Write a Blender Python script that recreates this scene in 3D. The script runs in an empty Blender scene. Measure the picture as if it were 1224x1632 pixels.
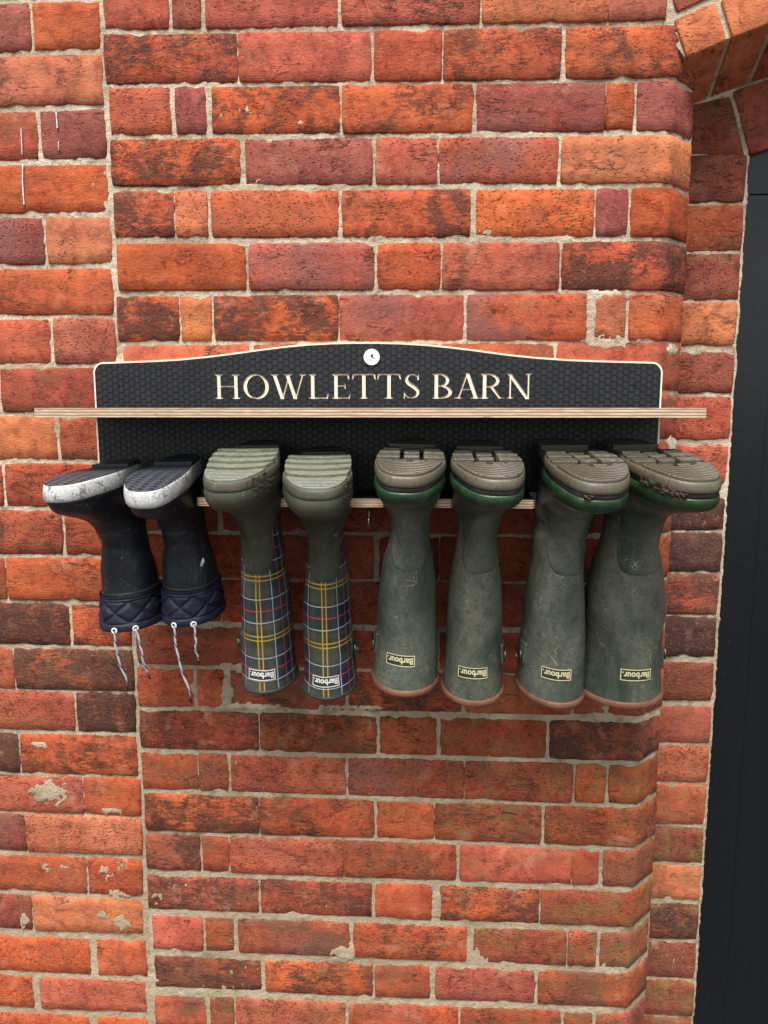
import bpy, bmesh, math, random
import numpy as np
from mathutils import Vector, Matrix, Euler, noise as mnoise
from mathutils.geometry import delaunay_2d_cdt

random.seed(7); np.random.seed(7)
R = math.radians
S = bpy.context.scene
C = S.collection

# ------------------------------------------------------------------ camera
CAMZ, DIST = 1.62, 1.40                     # eye height, distance to the wall plane y = 0
YAW, PITCH, FPX = R(3.43), R(7.90), 1179.0
cam = bpy.data.cameras.new('camera'); camo = bpy.data.objects.new('camera', cam); C.objects.link(camo)
cam.sensor_fit = 'VERTICAL'; cam.sensor_height = 36.0; cam.lens = 36.0 * FPX / 1632.0
cam.clip_start = 0.02; cam.clip_end = 400
camo.location = (0, -DIST, CAMZ); camo.rotation_euler = (R(90) - PITCH, 0, YAW)
S.camera = camo
# ------------------------------------------------------------------ sky and sun (soft overcast daylight from in front of the wall)
SUN_EL, SUN_AZ = R(63), R(-12)              # azimuth measured from straight in front of the wall
w = bpy.data.worlds.new('World'); S.world = w; w.use_nodes = True
wn = w.node_tree.nodes; wl = w.node_tree.links
bg = wn['Background']; bg.inputs['Strength'].default_value = 0.05
sky = wn.new('ShaderNodeTexSky'); sky.sky_type = 'NISHITA'; sky.sun_disc = False
sky.sun_elevation = SUN_EL; sky.sun_rotation = math.pi + SUN_AZ; sky.dust_density = 1.0; sky.air_density = 1.0
hs = wn.new('ShaderNodeHueSaturation'); hs.inputs['Saturation'].default_value = 0.22
wl.new(sky.outputs[0], hs.inputs['Color']); wl.new(hs.outputs[0], bg.inputs['Color'])
sl = bpy.data.lights.new('sun', 'SUN'); sl.energy = 2.2; sl.angle = R(30); sl.color = (1, 0.965, 0.92)
so = bpy.data.objects.new('sun', sl); C.objects.link(so); so.location = (-1, -3, 5)
so.rotation_euler = Vector((math.sin(SUN_AZ) * math.cos(SUN_EL), -math.cos(SUN_AZ) * math.cos(SUN_EL), math.sin(SUN_EL))).to_track_quat('Z', 'Y').to_euler()
S.view_settings.view_transform = 'Standard'; S.view_settings.look = 'None'
S.view_settings.exposure = 1.85; S.view_settings.gamma = 1.0; S.view_settings.use_curve_mapping = False

# ------------------------------------------------------------------ helpers
def px(x, y, Y=0.0):
    """photo pixel -> point on the vertical plane at depth Y (wall face = 0, towards the camera is negative)"""
    d = Vector(((x - 612) / FPX, 1.0, -(y - 816) / FPX))
    c, s = math.cos(-PITCH), math.sin(-PITCH)
    d = Vector((d.x, c * d.y - s * d.z, s * d.y + c * d.z))
    c, s = math.cos(YAW), math.sin(YAW)
    d = Vector((c * d.x - s * d.y, s * d.x + c * d.y, d.z))
    return Vector((0, -DIST, CAMZ)) + d * ((Y + DIST) / d.y)

def thing(name, label, cat, loc=(0, 0, 0), group=None):
    o = bpy.data.objects.new(name, None); C.objects.link(o); o.location = loc
    o.empty_display_size = 0.02
    o['label'] = label; o['category'] = cat
    if group: o['group'] = group
    return o

def mesh(name, verts, faces, mat, parent=None, smooth=False, origin=None, uv=None):
    me = bpy.data.meshes.new(name)
    if origin is not None:
        verts = [(v[0] - origin[0], v[1] - origin[1], v[2] - origin[2]) for v in verts]
    me.from_pydata([tuple(v) for v in verts], [], faces)
    for m in (mat if isinstance(mat, (list, tuple)) else [mat]): me.materials.append(m)
    if uv is not None:
        lay = me.uv_layers.new(name='uv'); vi = np.zeros(len(me.loops), dtype=np.int32)
        me.loops.foreach_get('vertex_index', vi)
        lay.data.foreach_set('uv', np.asarray(uv, dtype=np.float32)[vi].ravel())
    if smooth: me.polygons.foreach_set('use_smooth', [True] * len(me.polygons))
    me.update()
    o = bpy.data.objects.new(name, me); C.objects.link(o)
    if origin is not None: o.location = origin
    if parent: o.parent = parent
    return o

def fix(o, bevel=0.0, seg=2):
    bm = bmesh.new(); bm.from_mesh(o.data)
    bmesh.ops.recalc_face_normals(bm, faces=bm.faces)
    if bevel:
        es = [e for e in bm.edges if len(e.link_faces) == 2 and e.calc_face_angle(0) > 0.5]
        bmesh.ops.bevel(bm, geom=es, offset=bevel, segments=seg, affect='EDGES', profile=0.5)
    bm.to_mesh(o.data); bm.free(); return o

def box(name, lo, hi, mat, parent=None, bevel=0.0, origin=None):
    x0, y0, z0 = lo; x1, y1, z1 = hi
    v = [(x0, y0, z0), (x1, y0, z0), (x1, y1, z0), (x0, y1, z0), (x0, y0, z1), (x1, y0, z1), (x1, y1, z1), (x0, y1, z1)]
    f = [(0, 3, 2, 1), (4, 5, 6, 7), (0, 1, 5, 4), (1, 2, 6, 5), (2, 3, 7, 6), (3, 0, 4, 7)]
    o = mesh(name, v, f, mat, parent, origin=origin)
    if bevel: fix(o, bevel)
    return o

def tube(path, rad, n=8, closed=False):
    P = [Vector(p) for p in path]; V = []; F = []; m = len(P)
    up = None
    for i, p in enumerate(P):
        a = P[(i - 1) % m] if (closed or i > 0) else P[i]; b = P[(i + 1) % m] if (closed or i < m - 1) else P[i]
        t = (b - a).normalized()
        if up is None: up = t.orthogonal().normalized()
        up = (up - t * up.dot(t)).normalized(); s = t.cross(up)
        r = rad[i] if isinstance(rad, (list, tuple)) else rad
        for k in range(n):
            an = 2 * math.pi * k / n
            V.append(p + (up * math.cos(an) + s * math.sin(an)) * r)
    for i in range(m if closed else m - 1):
        for k in range(n):
            j = (i + 1) % m
            F.append((i * n + k, i * n + (k + 1) % n, j * n + (k + 1) % n, j * n + k))
    if not closed:
        F.append(tuple(range(n))[::-1]); F.append(tuple((m - 1) * n + k for k in range(n)))
    return V, F

_P = np.random.permutation(4096); _T = np.random.rand(4096)
def vnoise(x, y, seed=0):
    ix = np.floor(x).astype(np.int64); iy = np.floor(y).astype(np.int64)
    fx = x - ix; fy = y - iy; fx = fx * fx * (3 - 2 * fx); fy = fy * fy * (3 - 2 * fy)
    h = lambda a, b: _T[(_P[(_P[(a + seed * 57) & 4095] + b) & 4095])]
    return (h(ix, iy) * (1 - fx) + h(ix + 1, iy) * fx) * (1 - fy) + (h(ix, iy + 1) * (1 - fx) + h(ix + 1, iy + 1) * fx) * fy
def fbm(x, y, sc, octv=4, seed=0):
    r = 0; a = 0.5; t = 0
    for i in range(octv):
        r = r + a * vnoise(x * sc + 13.7 * i, y * sc + 7.1 * i, seed + i); t += a; a *= 0.5; sc *= 2.03
    return r / t

def inpoly(p, poly):
    x, y = p; c = False; j = len(poly) - 1
    for i in range(len(poly)):
        xi, yi = poly[i]; xj, yj = poly[j]
        if (yi > y) != (yj > y) and x < (xj - xi) * (y - yi) / (yj - yi) + xi: c = not c
        j = i
    return c

def region(polys, keep):
    """constrained triangulation of a set of outlines; triangles whose middle passes keep() stay"""
    vs = []; es = []
    for p in polys:
        b = len(vs); vs += [Vector((q[0], q[1])) for q in p]; n = len(p)
        es += [(b + i, b + (i + 1) % n) for i in range(n)]
    r = delaunay_2d_cdt(vs, es, [], 0, 1e-7)
    V = [tuple(v) for v in r[0]]; F = []
    for f in r[2]:
        c = (sum(V[i][0] for i in f) / len(f), sum(V[i][1] for i in f) / len(f))
        if keep(c): F.append(list(f))
    used = sorted({i for f in F for i in f}); mp = {o: n for n, o in enumerate(used)}
    return [V[i] for i in used], [[mp[i] for i in f] for f in F]

def extrude2d(V2, F, put, a, b, back=True):
    """flat triangulated region -> solid between depths a (front) and b; put(x, y, d) gives the 3D point"""
    n = len(V2); V = [put(x, y, a) for x, y in V2] + [put(x, y, b) for x, y in V2]
    Fo = [tuple(f) for f in F]
    if back: Fo += [tuple(i + n for i in reversed(f)) for f in F]
    ed = {}
    for f in F:
        for i in range(len(f)):
            e = (f[i], f[(i + 1) % len(f)]); ed[e] = 1
    for (i, j) in ed:
        if (j, i) not in ed: Fo.append((j, i, i + n, j + n))
    return V, Fo

# ------------------------------------------------------------------ node helper
class NT:
    def __init__(s, name):
        s.m = bpy.data.materials.new(name); s.m.use_nodes = True
        s.t = s.m.node_tree; s.b = s.t.nodes['Principled BSDF']; s.out = s.t.nodes['Material Output']
        s.b.inputs['Specular IOR Level'].default_value = 0.35
    def n(s, typ, **k):
        nd = s.t.nodes.new('ShaderNode' + typ)
        for a, v in k.items(): setattr(nd, a, v)
        return nd
    def L(s, a, b): s.t.links.new(a, b)
    def put(s, sock, v):
        if isinstance(v, bpy.types.NodeSocket): s.L(v, sock)
        elif isinstance(v, (tuple, list)) and sock.type == 'RGBA' and len(v) == 3: sock.default_value = (*v, 1)
        else: sock.default_value = v
    def math(s, op, a, b=0.0, c=0.0, clamp=False):
        nd = s.n('Math', operation=op, use_clamp=clamp)
        for i, v in enumerate((a, b, c)): s.put(nd.inputs[i], v)
        return nd.outputs[0]
    def mix(s, f, a, b, mode='MIX'):
        nd = s.n('Mix', data_type='RGBA', blend_type=mode); s.put(nd.inputs[0], f); s.put(nd.inputs[6], a); s.put(nd.inputs[7], b)
        return nd.outputs[2]
    def ramp(s, f, lo, hi, a=0.0, b=1.0):
        nd = s.n('MapRange', clamp=True, interpolation_type='SMOOTHSTEP')
        for i, v in enumerate((f, lo, hi, a, b)): s.put(nd.inputs[i], v)
        return nd.outputs[0]
    def coord(s, kind='Object', scale=(1, 1, 1), rnd=0.0):
        c = s.n('TexCoord').outputs[kind]
        mp = s.n('Mapping'); s.L(c, mp.inputs[0]); mp.inputs[3].default_value = scale
        v = mp.outputs[0]
        if rnd:
            o = s.n('ObjectInfo').outputs['Random']; m = s.math('MULTIPLY', o, rnd)
            a = s.n('VectorMath', operation='ADD'); s.L(v, a.inputs[0]); s.L(m, a.inputs[1]); v = a.outputs[0]
        return v
    def noise(s, v, sc, det=5, rough=0.55, dist=0.0):
        nd = s.n('TexNoise'); s.L(v, nd.inputs['Vector'])
        nd.inputs['Scale'].default_value = sc; nd.inputs['Detail'].default_value = det
        nd.inputs['Roughness'].default_value = rough; nd.inputs['Distortion'].default_value = dist
        return nd.outputs[0]
    def vor(s, v, sc, feat='F1', rnd=1.0):
        nd = s.n('TexVoronoi', feature=feat); s.L(v, nd.inputs['Vector']); nd.inputs['Scale'].default_value = sc
        nd.inputs['Randomness'].default_value = rnd
        return nd.outputs['Distance']
    def bump(s, h, dist=0.001, st=1.0, prev=None):
        nd = s.n('Bump'); s.put(nd.inputs['Height'], h); nd.inputs['Distance'].default_value = dist; nd.inputs['Strength'].default_value = st
        if prev: s.L(prev, nd.inputs['Normal'])
        return nd.outputs[0]
    def attr(s, name):
        nd = s.n('Attribute', attribute_type='OBJECT', attribute_name=name); return nd.outputs['Fac']
    def done(s, col=None, rough=None, nor=None, metal=None, spec=None):
        if col is not None: s.put(s.b.inputs['Base Color'], col)
        if rough is not None: s.put(s.b.inputs['Roughness'], rough)
        if nor is not None: s.L(nor, s.b.inputs['Normal'])
        if metal is not None: s.put(s.b.inputs['Metallic'], metal)
        if spec is not None: s.put(s.b.inputs['Specular IOR Level'], spec)
        return s.m

# ------------------------------------------------------------------ materials
def mat_brick():
    t = NT('fired brick')
    v = t.coord('Object', rnd=53.0); vs = t.coord('Object', (1, 1, 3.2), rnd=91.0)
    oi = t.n('ObjectInfo'); base = oi.outputs['Color']
    soot = t.attr('soot'); moss = t.attr('moss'); purple = t.attr('purple'); pale = t.attr('pale'); grime = t.attr('grime')
    n1 = t.noise(v, 9, 4); n2 = t.noise(v, 48, 9, 0.75, 0.4); n3 = t.noise(vs, 40, 9, 0.78, 0.9); n4 = t.noise(v, 230, 5, 0.7)
    hot = t.mix(1.0, base, (1.12, 1.18, 1.15), 'MULTIPLY'); dull = t.mix(1.0, base, (0.82, 0.76, 0.82), 'MULTIPLY')
    col = t.mix(t.ramp(n1, 0.33, 0.66), dull, hot)
    col = t.mix(t.ramp(n2, 0.34, 0.56), t.mix(1.0, col, (0.55, 0.50, 0.52), 'MULTIPLY'), col)
    # purple, over-fired ends
    npu = t.noise(v, 7, 3); pm = t.math('MULTIPLY', purple, t.ramp(npu, 0.42, 0.66)); col = t.mix(pm, col, (0.235, 0.085, 0.075))
    # soft brown film in broad cloudy patches
    gm = t.math('MULTIPLY', t.ramp(t.math('MULTIPLY_ADD', t.noise(t.coord('Object', (1, 1, 1.6), rnd=67.0), 12, 5, 0.55, 0.5), 0.75, t.math('MULTIPLY', n2, 0.25)), 0.44, 0.60), grime)
    col = t.mix(gm, col, (0.135, 0.062, 0.036))
    # soot and dirt lodged in the creases, in irregular patches
    patch = t.noise(v, 14, 6, 0.6, 0.8)
    thr = t.math('MULTIPLY_ADD', soot, -0.25, 0.685)
    sm = t.ramp(t.math('MULTIPLY_ADD', n3, 0.55, t.math('MULTIPLY', patch, 0.45)), t.math('SUBTRACT', thr, 0.04), t.math('ADD', thr, 0.05))
    sm = t.math('MULTIPLY', sm, t.math('MULTIPLY_ADD', soot, 0.40, 0.50, clamp=True))
    col = t.mix(sm, col, (0.062, 0.029, 0.022))
    rv = t.math('FRACT', t.math('MULTIPLY', oi.outputs['Random'], 7.31)); rw = t.math('FRACT', t.math('MULTIPLY', oi.outputs['Random'], 23.7))
    # pits, many on some bricks and hardly any on others
    pv = t.vor(t.coord('Object', (0.8, 1, 1.3), rnd=31.0), 165); pits = t.math('MULTIPLY', t.ramp(pv, 0.36, 0.16), t.ramp(t.noise(v, 60, 3), t.math('MULTIPLY_ADD', rv, 0.24, 0.38), t.math('MULTIPLY_ADD', rv, 0.24, 0.50)))
    col = t.mix(t.math('MULTIPLY', pits, 0.36), col, (0.05, 0.022, 0.018))
    # worn pale grains and lime bloom
    col = t.mix(t.math('MULTIPLY', t.ramp(n4, 0.56, 0.68), 0.42), col, (0.62, 0.24, 0.12))
    bl = t.math('MULTIPLY', t.ramp(t.noise(v, 24, 6, 0.65), 0.56, 0.72), t.math('MULTIPLY_ADD', pale, 0.75, 0.13)); col = t.mix(bl, col, (0.48, 0.25, 0.16))
    # algae
    mm = t.math('MULTIPLY', moss, t.ramp(t.noise(v, 22, 7, 0.7), 0.44, 0.62)); col = t.mix(mm, col, (0.19, 0.155, 0.045))
    h = t.math('MULTIPLY_ADD', n3, t.math('MULTIPLY_ADD', rw, 0.75, 0.25), t.math('MULTIPLY', n2, t.math('MULTIPLY_ADD', rv, 0.45, 0.25))); h = t.math('SUBTRACT', h, t.math('MULTIPLY', pits, 0.7))
    crack = t.ramp(t.math('ABSOLUTE', t.math('SUBTRACT', t.noise(vs, 16, 5, 0.6, 1.0), 0.5)), 0.0, 0.02)
    crm = t.math('MULTIPLY', t.math('SUBTRACT', 1.0, crack), t.ramp(t.noise(v, 13, 2), 0.55, 0.66)); h = t.math('SUBTRACT', h, t.math('MULTIPLY', crm, 0.7))
    col = t.mix(t.math('MULTIPLY', crm, 0.65), col, (0.05, 0.022, 0.018))
    nb = t.bump(h, 0.0055, 0.9); nb = t.bump(n4, 0.0016, 0.9, nb)
    return t.done(col, 0.9, nb, spec=0.2)

def mat_mortar():
    t = NT('lime mortar')
    v = t.coord('Object'); n1 = t.noise(v, 6, 5, 0.6); n2 = t.noise(v, 140, 6, 0.7); n3 = t.noise(v, 420, 3, 0.6); n4 = t.noise(v, 26, 6, 0.65)
    col = t.mix(t.ramp(n1, 0.38, 0.62), (0.44, 0.35, 0.24), (0.60, 0.51, 0.385))
    col = t.mix(t.ramp(n4, 0.52, 0.70), col, (0.27, 0.215, 0.145))
    col = t.mix(t.math('MULTIPLY', t.ramp(n2, 0.54, 0.66), 0.75), col, (0.20, 0.16, 0.11))
    col = t.mix(t.math('MULTIPLY', t.ramp(n3, 0.60, 0.72), 0.55), col, (0.70, 0.66, 0.57))
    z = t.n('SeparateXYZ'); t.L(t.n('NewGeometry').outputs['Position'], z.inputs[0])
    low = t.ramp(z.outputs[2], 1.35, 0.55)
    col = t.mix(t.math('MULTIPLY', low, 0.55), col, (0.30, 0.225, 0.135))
    al = t.math('MULTIPLY', t.ramp(t.noise(v, 10, 6, 0.7), 0.54, 0.68), t.ramp(z.outputs[2], 2.2, 1.0)); col = t.mix(t.math('MULTIPLY', al, 0.55), col, (0.115, 0.115, 0.035))
    nb = t.bump(t.math('MULTIPLY_ADD', n2, 0.8, t.math('MULTIPLY', n3, 0.5)), 0.0060, 1.0)
    return t.done(col, 0.95, nb, spec=0.15)

def mat_dusty(name, clean, dust, amount, rough=0.36, scr=0.5):
    """rubber with dried mud film, fine speckle and scuffs; the amount varies from boot to boot"""
    t = NT(name)
    v = t.coord('Object', rnd=17.0); vz = t.coord('Object', (1, 1, 0.45), rnd=29.0)
    a = t.noise(vz, 7, 6, 0.62, 0.8); sp = t.noise(v, 430, 3, 0.7); sc = t.noise(v, 55, 6, 0.7, 1.5)
    film = t.ramp(a, 0.66 - 0.42 * amount, 0.88 - 0.26 * amount)
    f = t.math('MULTIPLY', film, t.math('MULTIPLY_ADD', t.ramp(sp, 0.36, 0.62), 0.45, 0.42))
    f = t.math('MULTIPLY', f, t.math('MULTIPLY_ADD', t.ramp(sc, 0.38, 0.58), 0.50, 0.50))
    col = t.mix(f, clean, dust)
    hair = t.ramp(t.math('ABSOLUTE', t.math('SUBTRACT', t.noise(t.coord('Object', (1, 1, 0.5), rnd=41.0), 19, 3, 0.5, 2.2), 0.5)), 0.007, 0.0)
    hair = t.math('MULTIPLY', hair, t.ramp(t.noise(v, 17, 2), 0.50, 0.62)); col = t.mix(t.math('MULTIPLY', hair, scr), col, (0.34, 0.32, 0.26))
    drip = t.ramp(t.noise(t.coord('Object', (1, 1, 0.16), rnd=7.0), 48, 4, 0.6), 0.60, 0.72); col = t.mix(t.math('MULTIPLY', drip, 0.16), col, dust)
    sk = t.math('MULTIPLY', t.ramp(t.noise(v, 115, 5, 0.75, 2.5), 0.61, 0.66), t.ramp(t.noise(v, 14, 3), 0.44, 0.58))
    col = t.mix(t.math('MULTIPLY', sk, scr), col, (0.36, 0.34, 0.27))
    bl = t.math('MULTIPLY', t.ramp(t.noise(v, 26, 5, 0.6), 0.60, 0.72), 0.5); col = t.mix(bl, col, tuple(c * 0.45 for c in clean))
    nb = t.bump(t.noise(v, 26, 4), 0.0030, 0.55); nb = t.bump(t.math('ADD', sp, f), 0.0006, 0.6, nb)
    return t.done(col, t.math('MULTIPLY_ADD', f, 0.40, rough, clamp=True), nb, spec=0.4)

def mat_plain(name, col, rough=0.5, var=0.25, sc=40, bump=0.0006, metal=0.0, spec=0.35, dirt=None, dirt_amt=0.5, dthr=0.52):
    t = NT(name); v = t.coord('Object', rnd=11.0); n = t.noise(v, sc, 6, 0.65); f = t.noise(v, sc * 7, 4, 0.6)
    c = t.mix(t.ramp(n, 0.3, 0.7), tuple(x * (1 - var) for x in col), tuple(min(1, x * (1 + var)) for x in col))
    if dirt: c = t.mix(t.math('MULTIPLY', t.ramp(t.math('MULTIPLY_ADD', n, 0.6, t.math('MULTIPLY', f, 0.4)), dthr, dthr + 0.12), dirt_amt), c, dirt)
    return t.done(c, t.math('MULTIPLY_ADD', f, 0.2, rough - 0.1, clamp=True), t.bump(t.math('ADD', n, f), bump, 0.8), metal=metal, spec=spec)

def mat_sole(name, col, dirt, kind):
    """outsole rubber with moulded ribs: kind 'arc' = ribs round the toe, 'bar' = straight ribs, 'herring' = zigzag"""
    t = NT(name); v = t.coord('Object'); sx = t.n('SeparateXYZ'); t.L(v, sx.inputs[0]); x, y = sx.outputs[0], sx.outputs[1]
    if kind == 'arc': k = t.math('MULTIPLY_ADD', t.math('MULTIPLY', x, x), 7.5, y); fr = 800
    elif kind == 'bar': k = y; fr = 1050
    else: k = t.math('MULTIPLY_ADD', t.math('PINGPONG', x, 0.009), 0.8, y); fr = 600
    wv = t.math('MULTIPLY_ADD', t.math('SINE', t.math('MULTIPLY', k, fr)), 0.5, 0.5)
    n = t.noise(v, 45, 6, 0.7); f = t.noise(v, 300, 4, 0.6)
    geo = t.n('NewGeometry'); sn = t.n('SeparateXYZ'); t.L(geo.outputs['Normal'], sn.inputs[0])
    top = t.ramp(sn.outputs[2], 0.75, 0.95)
    c = t.mix(t.ramp(n, 0.3, 0.7), tuple(q * 0.78 for q in col), tuple(q * 1.2 for q in col))
    c = t.mix(t.math('MULTIPLY', t.math('MULTIPLY', t.ramp(wv, 0.55, 0.1), top), 0.45 if kind == 'bar' else 0.75), c, tuple(q * 0.3 for q in col))
    c = t.mix(t.math('MULTIPLY', t.ramp(t.math('MULTIPLY_ADD', n, 0.55, t.math('MULTIPLY', f, 0.45)), 0.50, 0.62), 0.75), c, dirt)
    nb = t.bump(t.math('MULTIPLY', wv, top), 0.0026, 1.0); nb = t.bump(t.math('ADD', n, f), 0.0007, 0.7, nb)
    return t.done(c, t.math('MULTIPLY_ADD', f, 0.3, 0.30), nb, spec=0.45)

def mat_tartan():
    t = NT('tartan rubber'); uv = t.n('UVMap', uv_map='uv').outputs[0]; sx = t.n('SeparateXYZ'); t.L(uv, sx.inputs[0])
    PER = 0.107
    NAVY, GRN, TAU = (0.010, 0.020, 0.044), (0.022, 0.042, 0.020), (0.060, 0.055, 0.046)
    def band(c):
        ph = t.math('FRACT', t.math('DIVIDE', c, PER))
        r = t.n('ValToRGB'); r.color_ramp.interpolation = 'CONSTANT'; e = r.color_ramp.elements
        for i, (p, q) in enumerate([(0, GRN), (0.17, TAU), (0.30, NAVY), (0.78, TAU), (0.87, GRN)]):
            el = e[i] if i < 2 else e.new(p)
            el.position = p; el.color = (*q, 1)
        t.L(ph, r.inputs[0]); return ph, r.outputs[0]
    pu, cu = band(sx.outputs[0]); pv, cv = band(sx.outputs[1])
    chk = t.n('TexChecker'); mp = t.n('Mapping'); t.L(uv, mp.inputs[0]); mp.inputs[3].default_value = (700, 700, 1); t.L(mp.outputs[0], chk.inputs[0])
    c = t.mix(t.math('MULTIPLY_ADD', chk.outputs['Fac'], 0.3, 0.35), cu, cv)
    def line(ph, at, half):
        d = t.math('ABSOLUTE', t.math('SUBTRACT', ph, at)); return t.math('LESS_THAN', d, half)
    for (at, col, hw) in [(0.342, (0.50, 0.52, 0.50), 0.0085), (0.737, (0.50, 0.52, 0.50), 0.0085), (0.539, (0.50, 0.045, 0.045), 0.011), (0.035, (0.60, 0.33, 0.035), 0.010), (0.965, (0.60, 0.33, 0.035), 0.010)]:
        for ph in (pu, pv): c = t.mix(t.math('MULTIPLY', line(ph, at, hw), 0.72), c, col)
    v = t.coord('Object', rnd=9.0); n = t.noise(v, 13, 7, 0.7, 0.5); f = t.noise(v, 260, 4, 0.65)
    ds = t.math('MULTIPLY', t.ramp(n, 0.42, 0.68), t.math('MULTIPLY_ADD', t.ramp(f, 0.35, 0.65), 0.5, 0.3))
    c = t.mix(t.math('MULTIPLY', ds, 0.7), c, (0.100, 0.088, 0.066))
    nb = t.bump(t.noise(v, 24, 3), 0.0025, 0.5)
    return t.done(c, t.math('MULTIPLY_ADD', ds, 0.45, 0.36), nb, spec=0.4)

def mat_ply():
    t = NT('birch plywood'); v = t.coord('Object', (6, 60, 60)); n = t.noise(v, 6, 5, 0.6)
    sx = t.n('SeparateXYZ'); t.L(t.coord('Object'), sx.inputs[0]); z = t.math('MULTIPLY_ADD', n, 0.0012, sx.outputs[2])
    ph = t.math('FRACT', t.math('DIVIDE', z, 0.0048))
    c = t.mix(t.ramp(n, 0.3, 0.7), (0.40, 0.28, 0.19), (0.56, 0.45, 0.34))
    c = t.mix(t.math('MULTIPLY', t.math('LESS_THAN', ph, 0.42), 0.85), c, (0.20, 0.105, 0.058))
    c = t.mix(t.ramp(t.noise(t.coord('Object', (3, 20, 20)), 9, 5, 0.7), 0.60, 0.72), c, (0.14, 0.085, 0.055))
    return t.done(c, 0.7, t.bump(n, 0.0008, 0.6))

def mat_carved():
    t = NT('routed birch'); v = t.coord('Object', (8, 30, 60)); n = t.noise(v, 8, 5, 0.6)
    c = t.mix(t.ramp(n, 0.35, 0.65), (0.72, 0.57, 0.42), (0.82, 0.72, 0.58))
    return t.done(c, 0.65, t.bump(n, 0.0005, 0.5))

def mat_door():
    t = NT('black gloss paint'); v = t.coord('Object', (1, 1, 0.2)); n = t.noise(v, 30, 5, 0.6); v2 = t.coord('Object')
    sp = t.ramp(t.noise(v2, 210, 3, 0.6), 0.735, 0.76)
    c = t.mix(t.math('MULTIPLY', sp, 0.35), (0.0035, 0.0048, 0.0068), (0.2, 0.2, 0.2))
    return t.done(c, t.math('MULTIPLY_ADD', t.noise(v2, 90, 4), 0.18, 0.16), t.bump(n, 0.0011, 0.5), spec=0.38)

def mat_quilt():
    t = NT('navy quilted nylon'); v = t.coord('Object'); n = t.noise(v, 90, 4); f = t.noise(v, 900, 2)
    c = t.mix(t.ramp(n, 0.3, 0.7), (0.006, 0.007, 0.017), (0.013, 0.015, 0.034))
    return t.done(c, 0.55, t.bump(t.math('MULTIPLY_ADD', f, 0.3, n), 0.0012, 0.7), spec=0.35)

def mat_lace():
    t = NT('flecked lace'); v = t.coord('Object'); sx = t.n('SeparateXYZ'); t.L(v, sx.inputs[0])
    k = t.math('SINE', t.math('MULTIPLY_ADD', sx.outputs[2], 420, t.math('MULTIPLY', sx.outputs[0], 900)))
    n = t.noise(v, 700, 2)
    c = t.mix(t.ramp(t.math('ADD', k, t.math('MULTIPLY', n, 0.8)), 1.0, 1.3), (0.34, 0.35, 0.38), (0.02, 0.023, 0.05))
    return t.done(c, 0.9, t.bump(n, 0.0008))

def mat_ground():
    t = NT('yard paving'); v = t.coord('Object'); n = t.noise(v, 2.2, 8, 0.65); f = t.noise(v, 90, 5, 0.7)
    c = t.mix(t.ramp(n, 0.3, 0.7), (0.05, 0.047, 0.043), (0.10, 0.094, 0.085)); c = t.mix(t.ramp(f, 0.5, 0.65), c, (0.08, 0.075, 0.065))
    return t.done(c, 0.9, t.bump(f, 0.006, 0.8))

BRICK, MORTAR, PLY, CARVED, DOOR = mat_brick(), mat_mortar(), mat_ply(), mat_carved(), mat_door()
FILM = mat_plain('black phenolic film', (0.0042, 0.0045, 0.0052), 0.50, 0.3, 60, 0.0003)
PAD = mat_plain('black film tread', (0.0115, 0.012, 0.0142), 0.42, 0.35, 35, 0.0003, spec=0.45)
METAL = mat_plain('dull zinc', (0.22, 0.22, 0.21), 0.38, 0.2, 200, 0.0002, metal=1.0)
GUM = mat_plain('gum rubber', (0.165, 0.068, 0.040), 0.55, 0.3, 30, 0.0008, dirt=(0.10, 0.055, 0.035), dirt_amt=0.55)
STRIP = mat_plain('black midsole rubber', (0.020, 0.019, 0.018), 0.6, 0.3, 60, 0.0016, dirt=(0.055, 0.045, 0.038), dirt_amt=0.6)
FOX = mat_plain('wet green rubber', (0.015, 0.042, 0.017), 0.32, 0.4, 30, 0.0012, dirt=(0.06, 0.055, 0.036), dirt_amt=0.75)
OLIVESOLE = mat_sole('olive outsole', (0.088, 0.076, 0.050), (0.036, 0.029, 0.020), 'arc')
SAGESOLE = mat_sole('sage outsole', (0.155, 0.172, 0.125), (0.080, 0.056, 0.042), 'bar')
NAVYSOLE = mat_sole('navy outsole', (0.030, 0.036, 0.052), (0.050, 0.044, 0.036), 'herring')
SAGEBAR = mat_plain('sage tread rubber', (0.140, 0.150, 0.105), 0.5, 0.25, 40, 0.0012, dirt=(0.075, 0.052, 0.040), dirt_amt=0.8)
SAGEFOX = mat_dusty('sage rubber foxing', (0.042, 0.048, 0.030), (0.080, 0.062, 0.044), 0.6, 0.5, 0.3)
WHITEFOX = mat_plain('scuffed white rubber', (0.46, 0.47, 0.46), 0.5, 0.2, 35, 0.0012, dirt=(0.11, 0.085, 0.062), dirt_amt=0.85, dthr=0.49)
GREEN_A = mat_dusty('green rubber muddy', (0.029, 0.047, 0.032), (0.195, 0.182, 0.138), 0.78, scr=0.7)
GREEN_B = mat_dusty('green rubber dusty', (0.032, 0.052, 0.038), (0.190, 0.182, 0.142), 0.80, scr=0.8)
OLIVE = mat_dusty('olive rubber vamp', (0.028, 0.031, 0.021), (0.115, 0.098, 0.070), 0.72, 0.5, 0.4)
DKGREEN = mat_plain('dark green binding', (0.022, 0.034, 0.026), 0.5, 0.3, 40, 0.0006)
NAVY = mat_dusty('navy black rubber', (0.0070, 0.0085, 0.0135), (0.040, 0.036, 0.032), 0.30, 0.46, 0.55)
LINING = mat_plain('boot lining', (0.03, 0.03, 0.028), 0.9, 0.3, 80, 0.0008)
TARTAN, QUILT, LACE, GROUND = mat_tartan(), mat_quilt(), mat_lace(), mat_ground()
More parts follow.
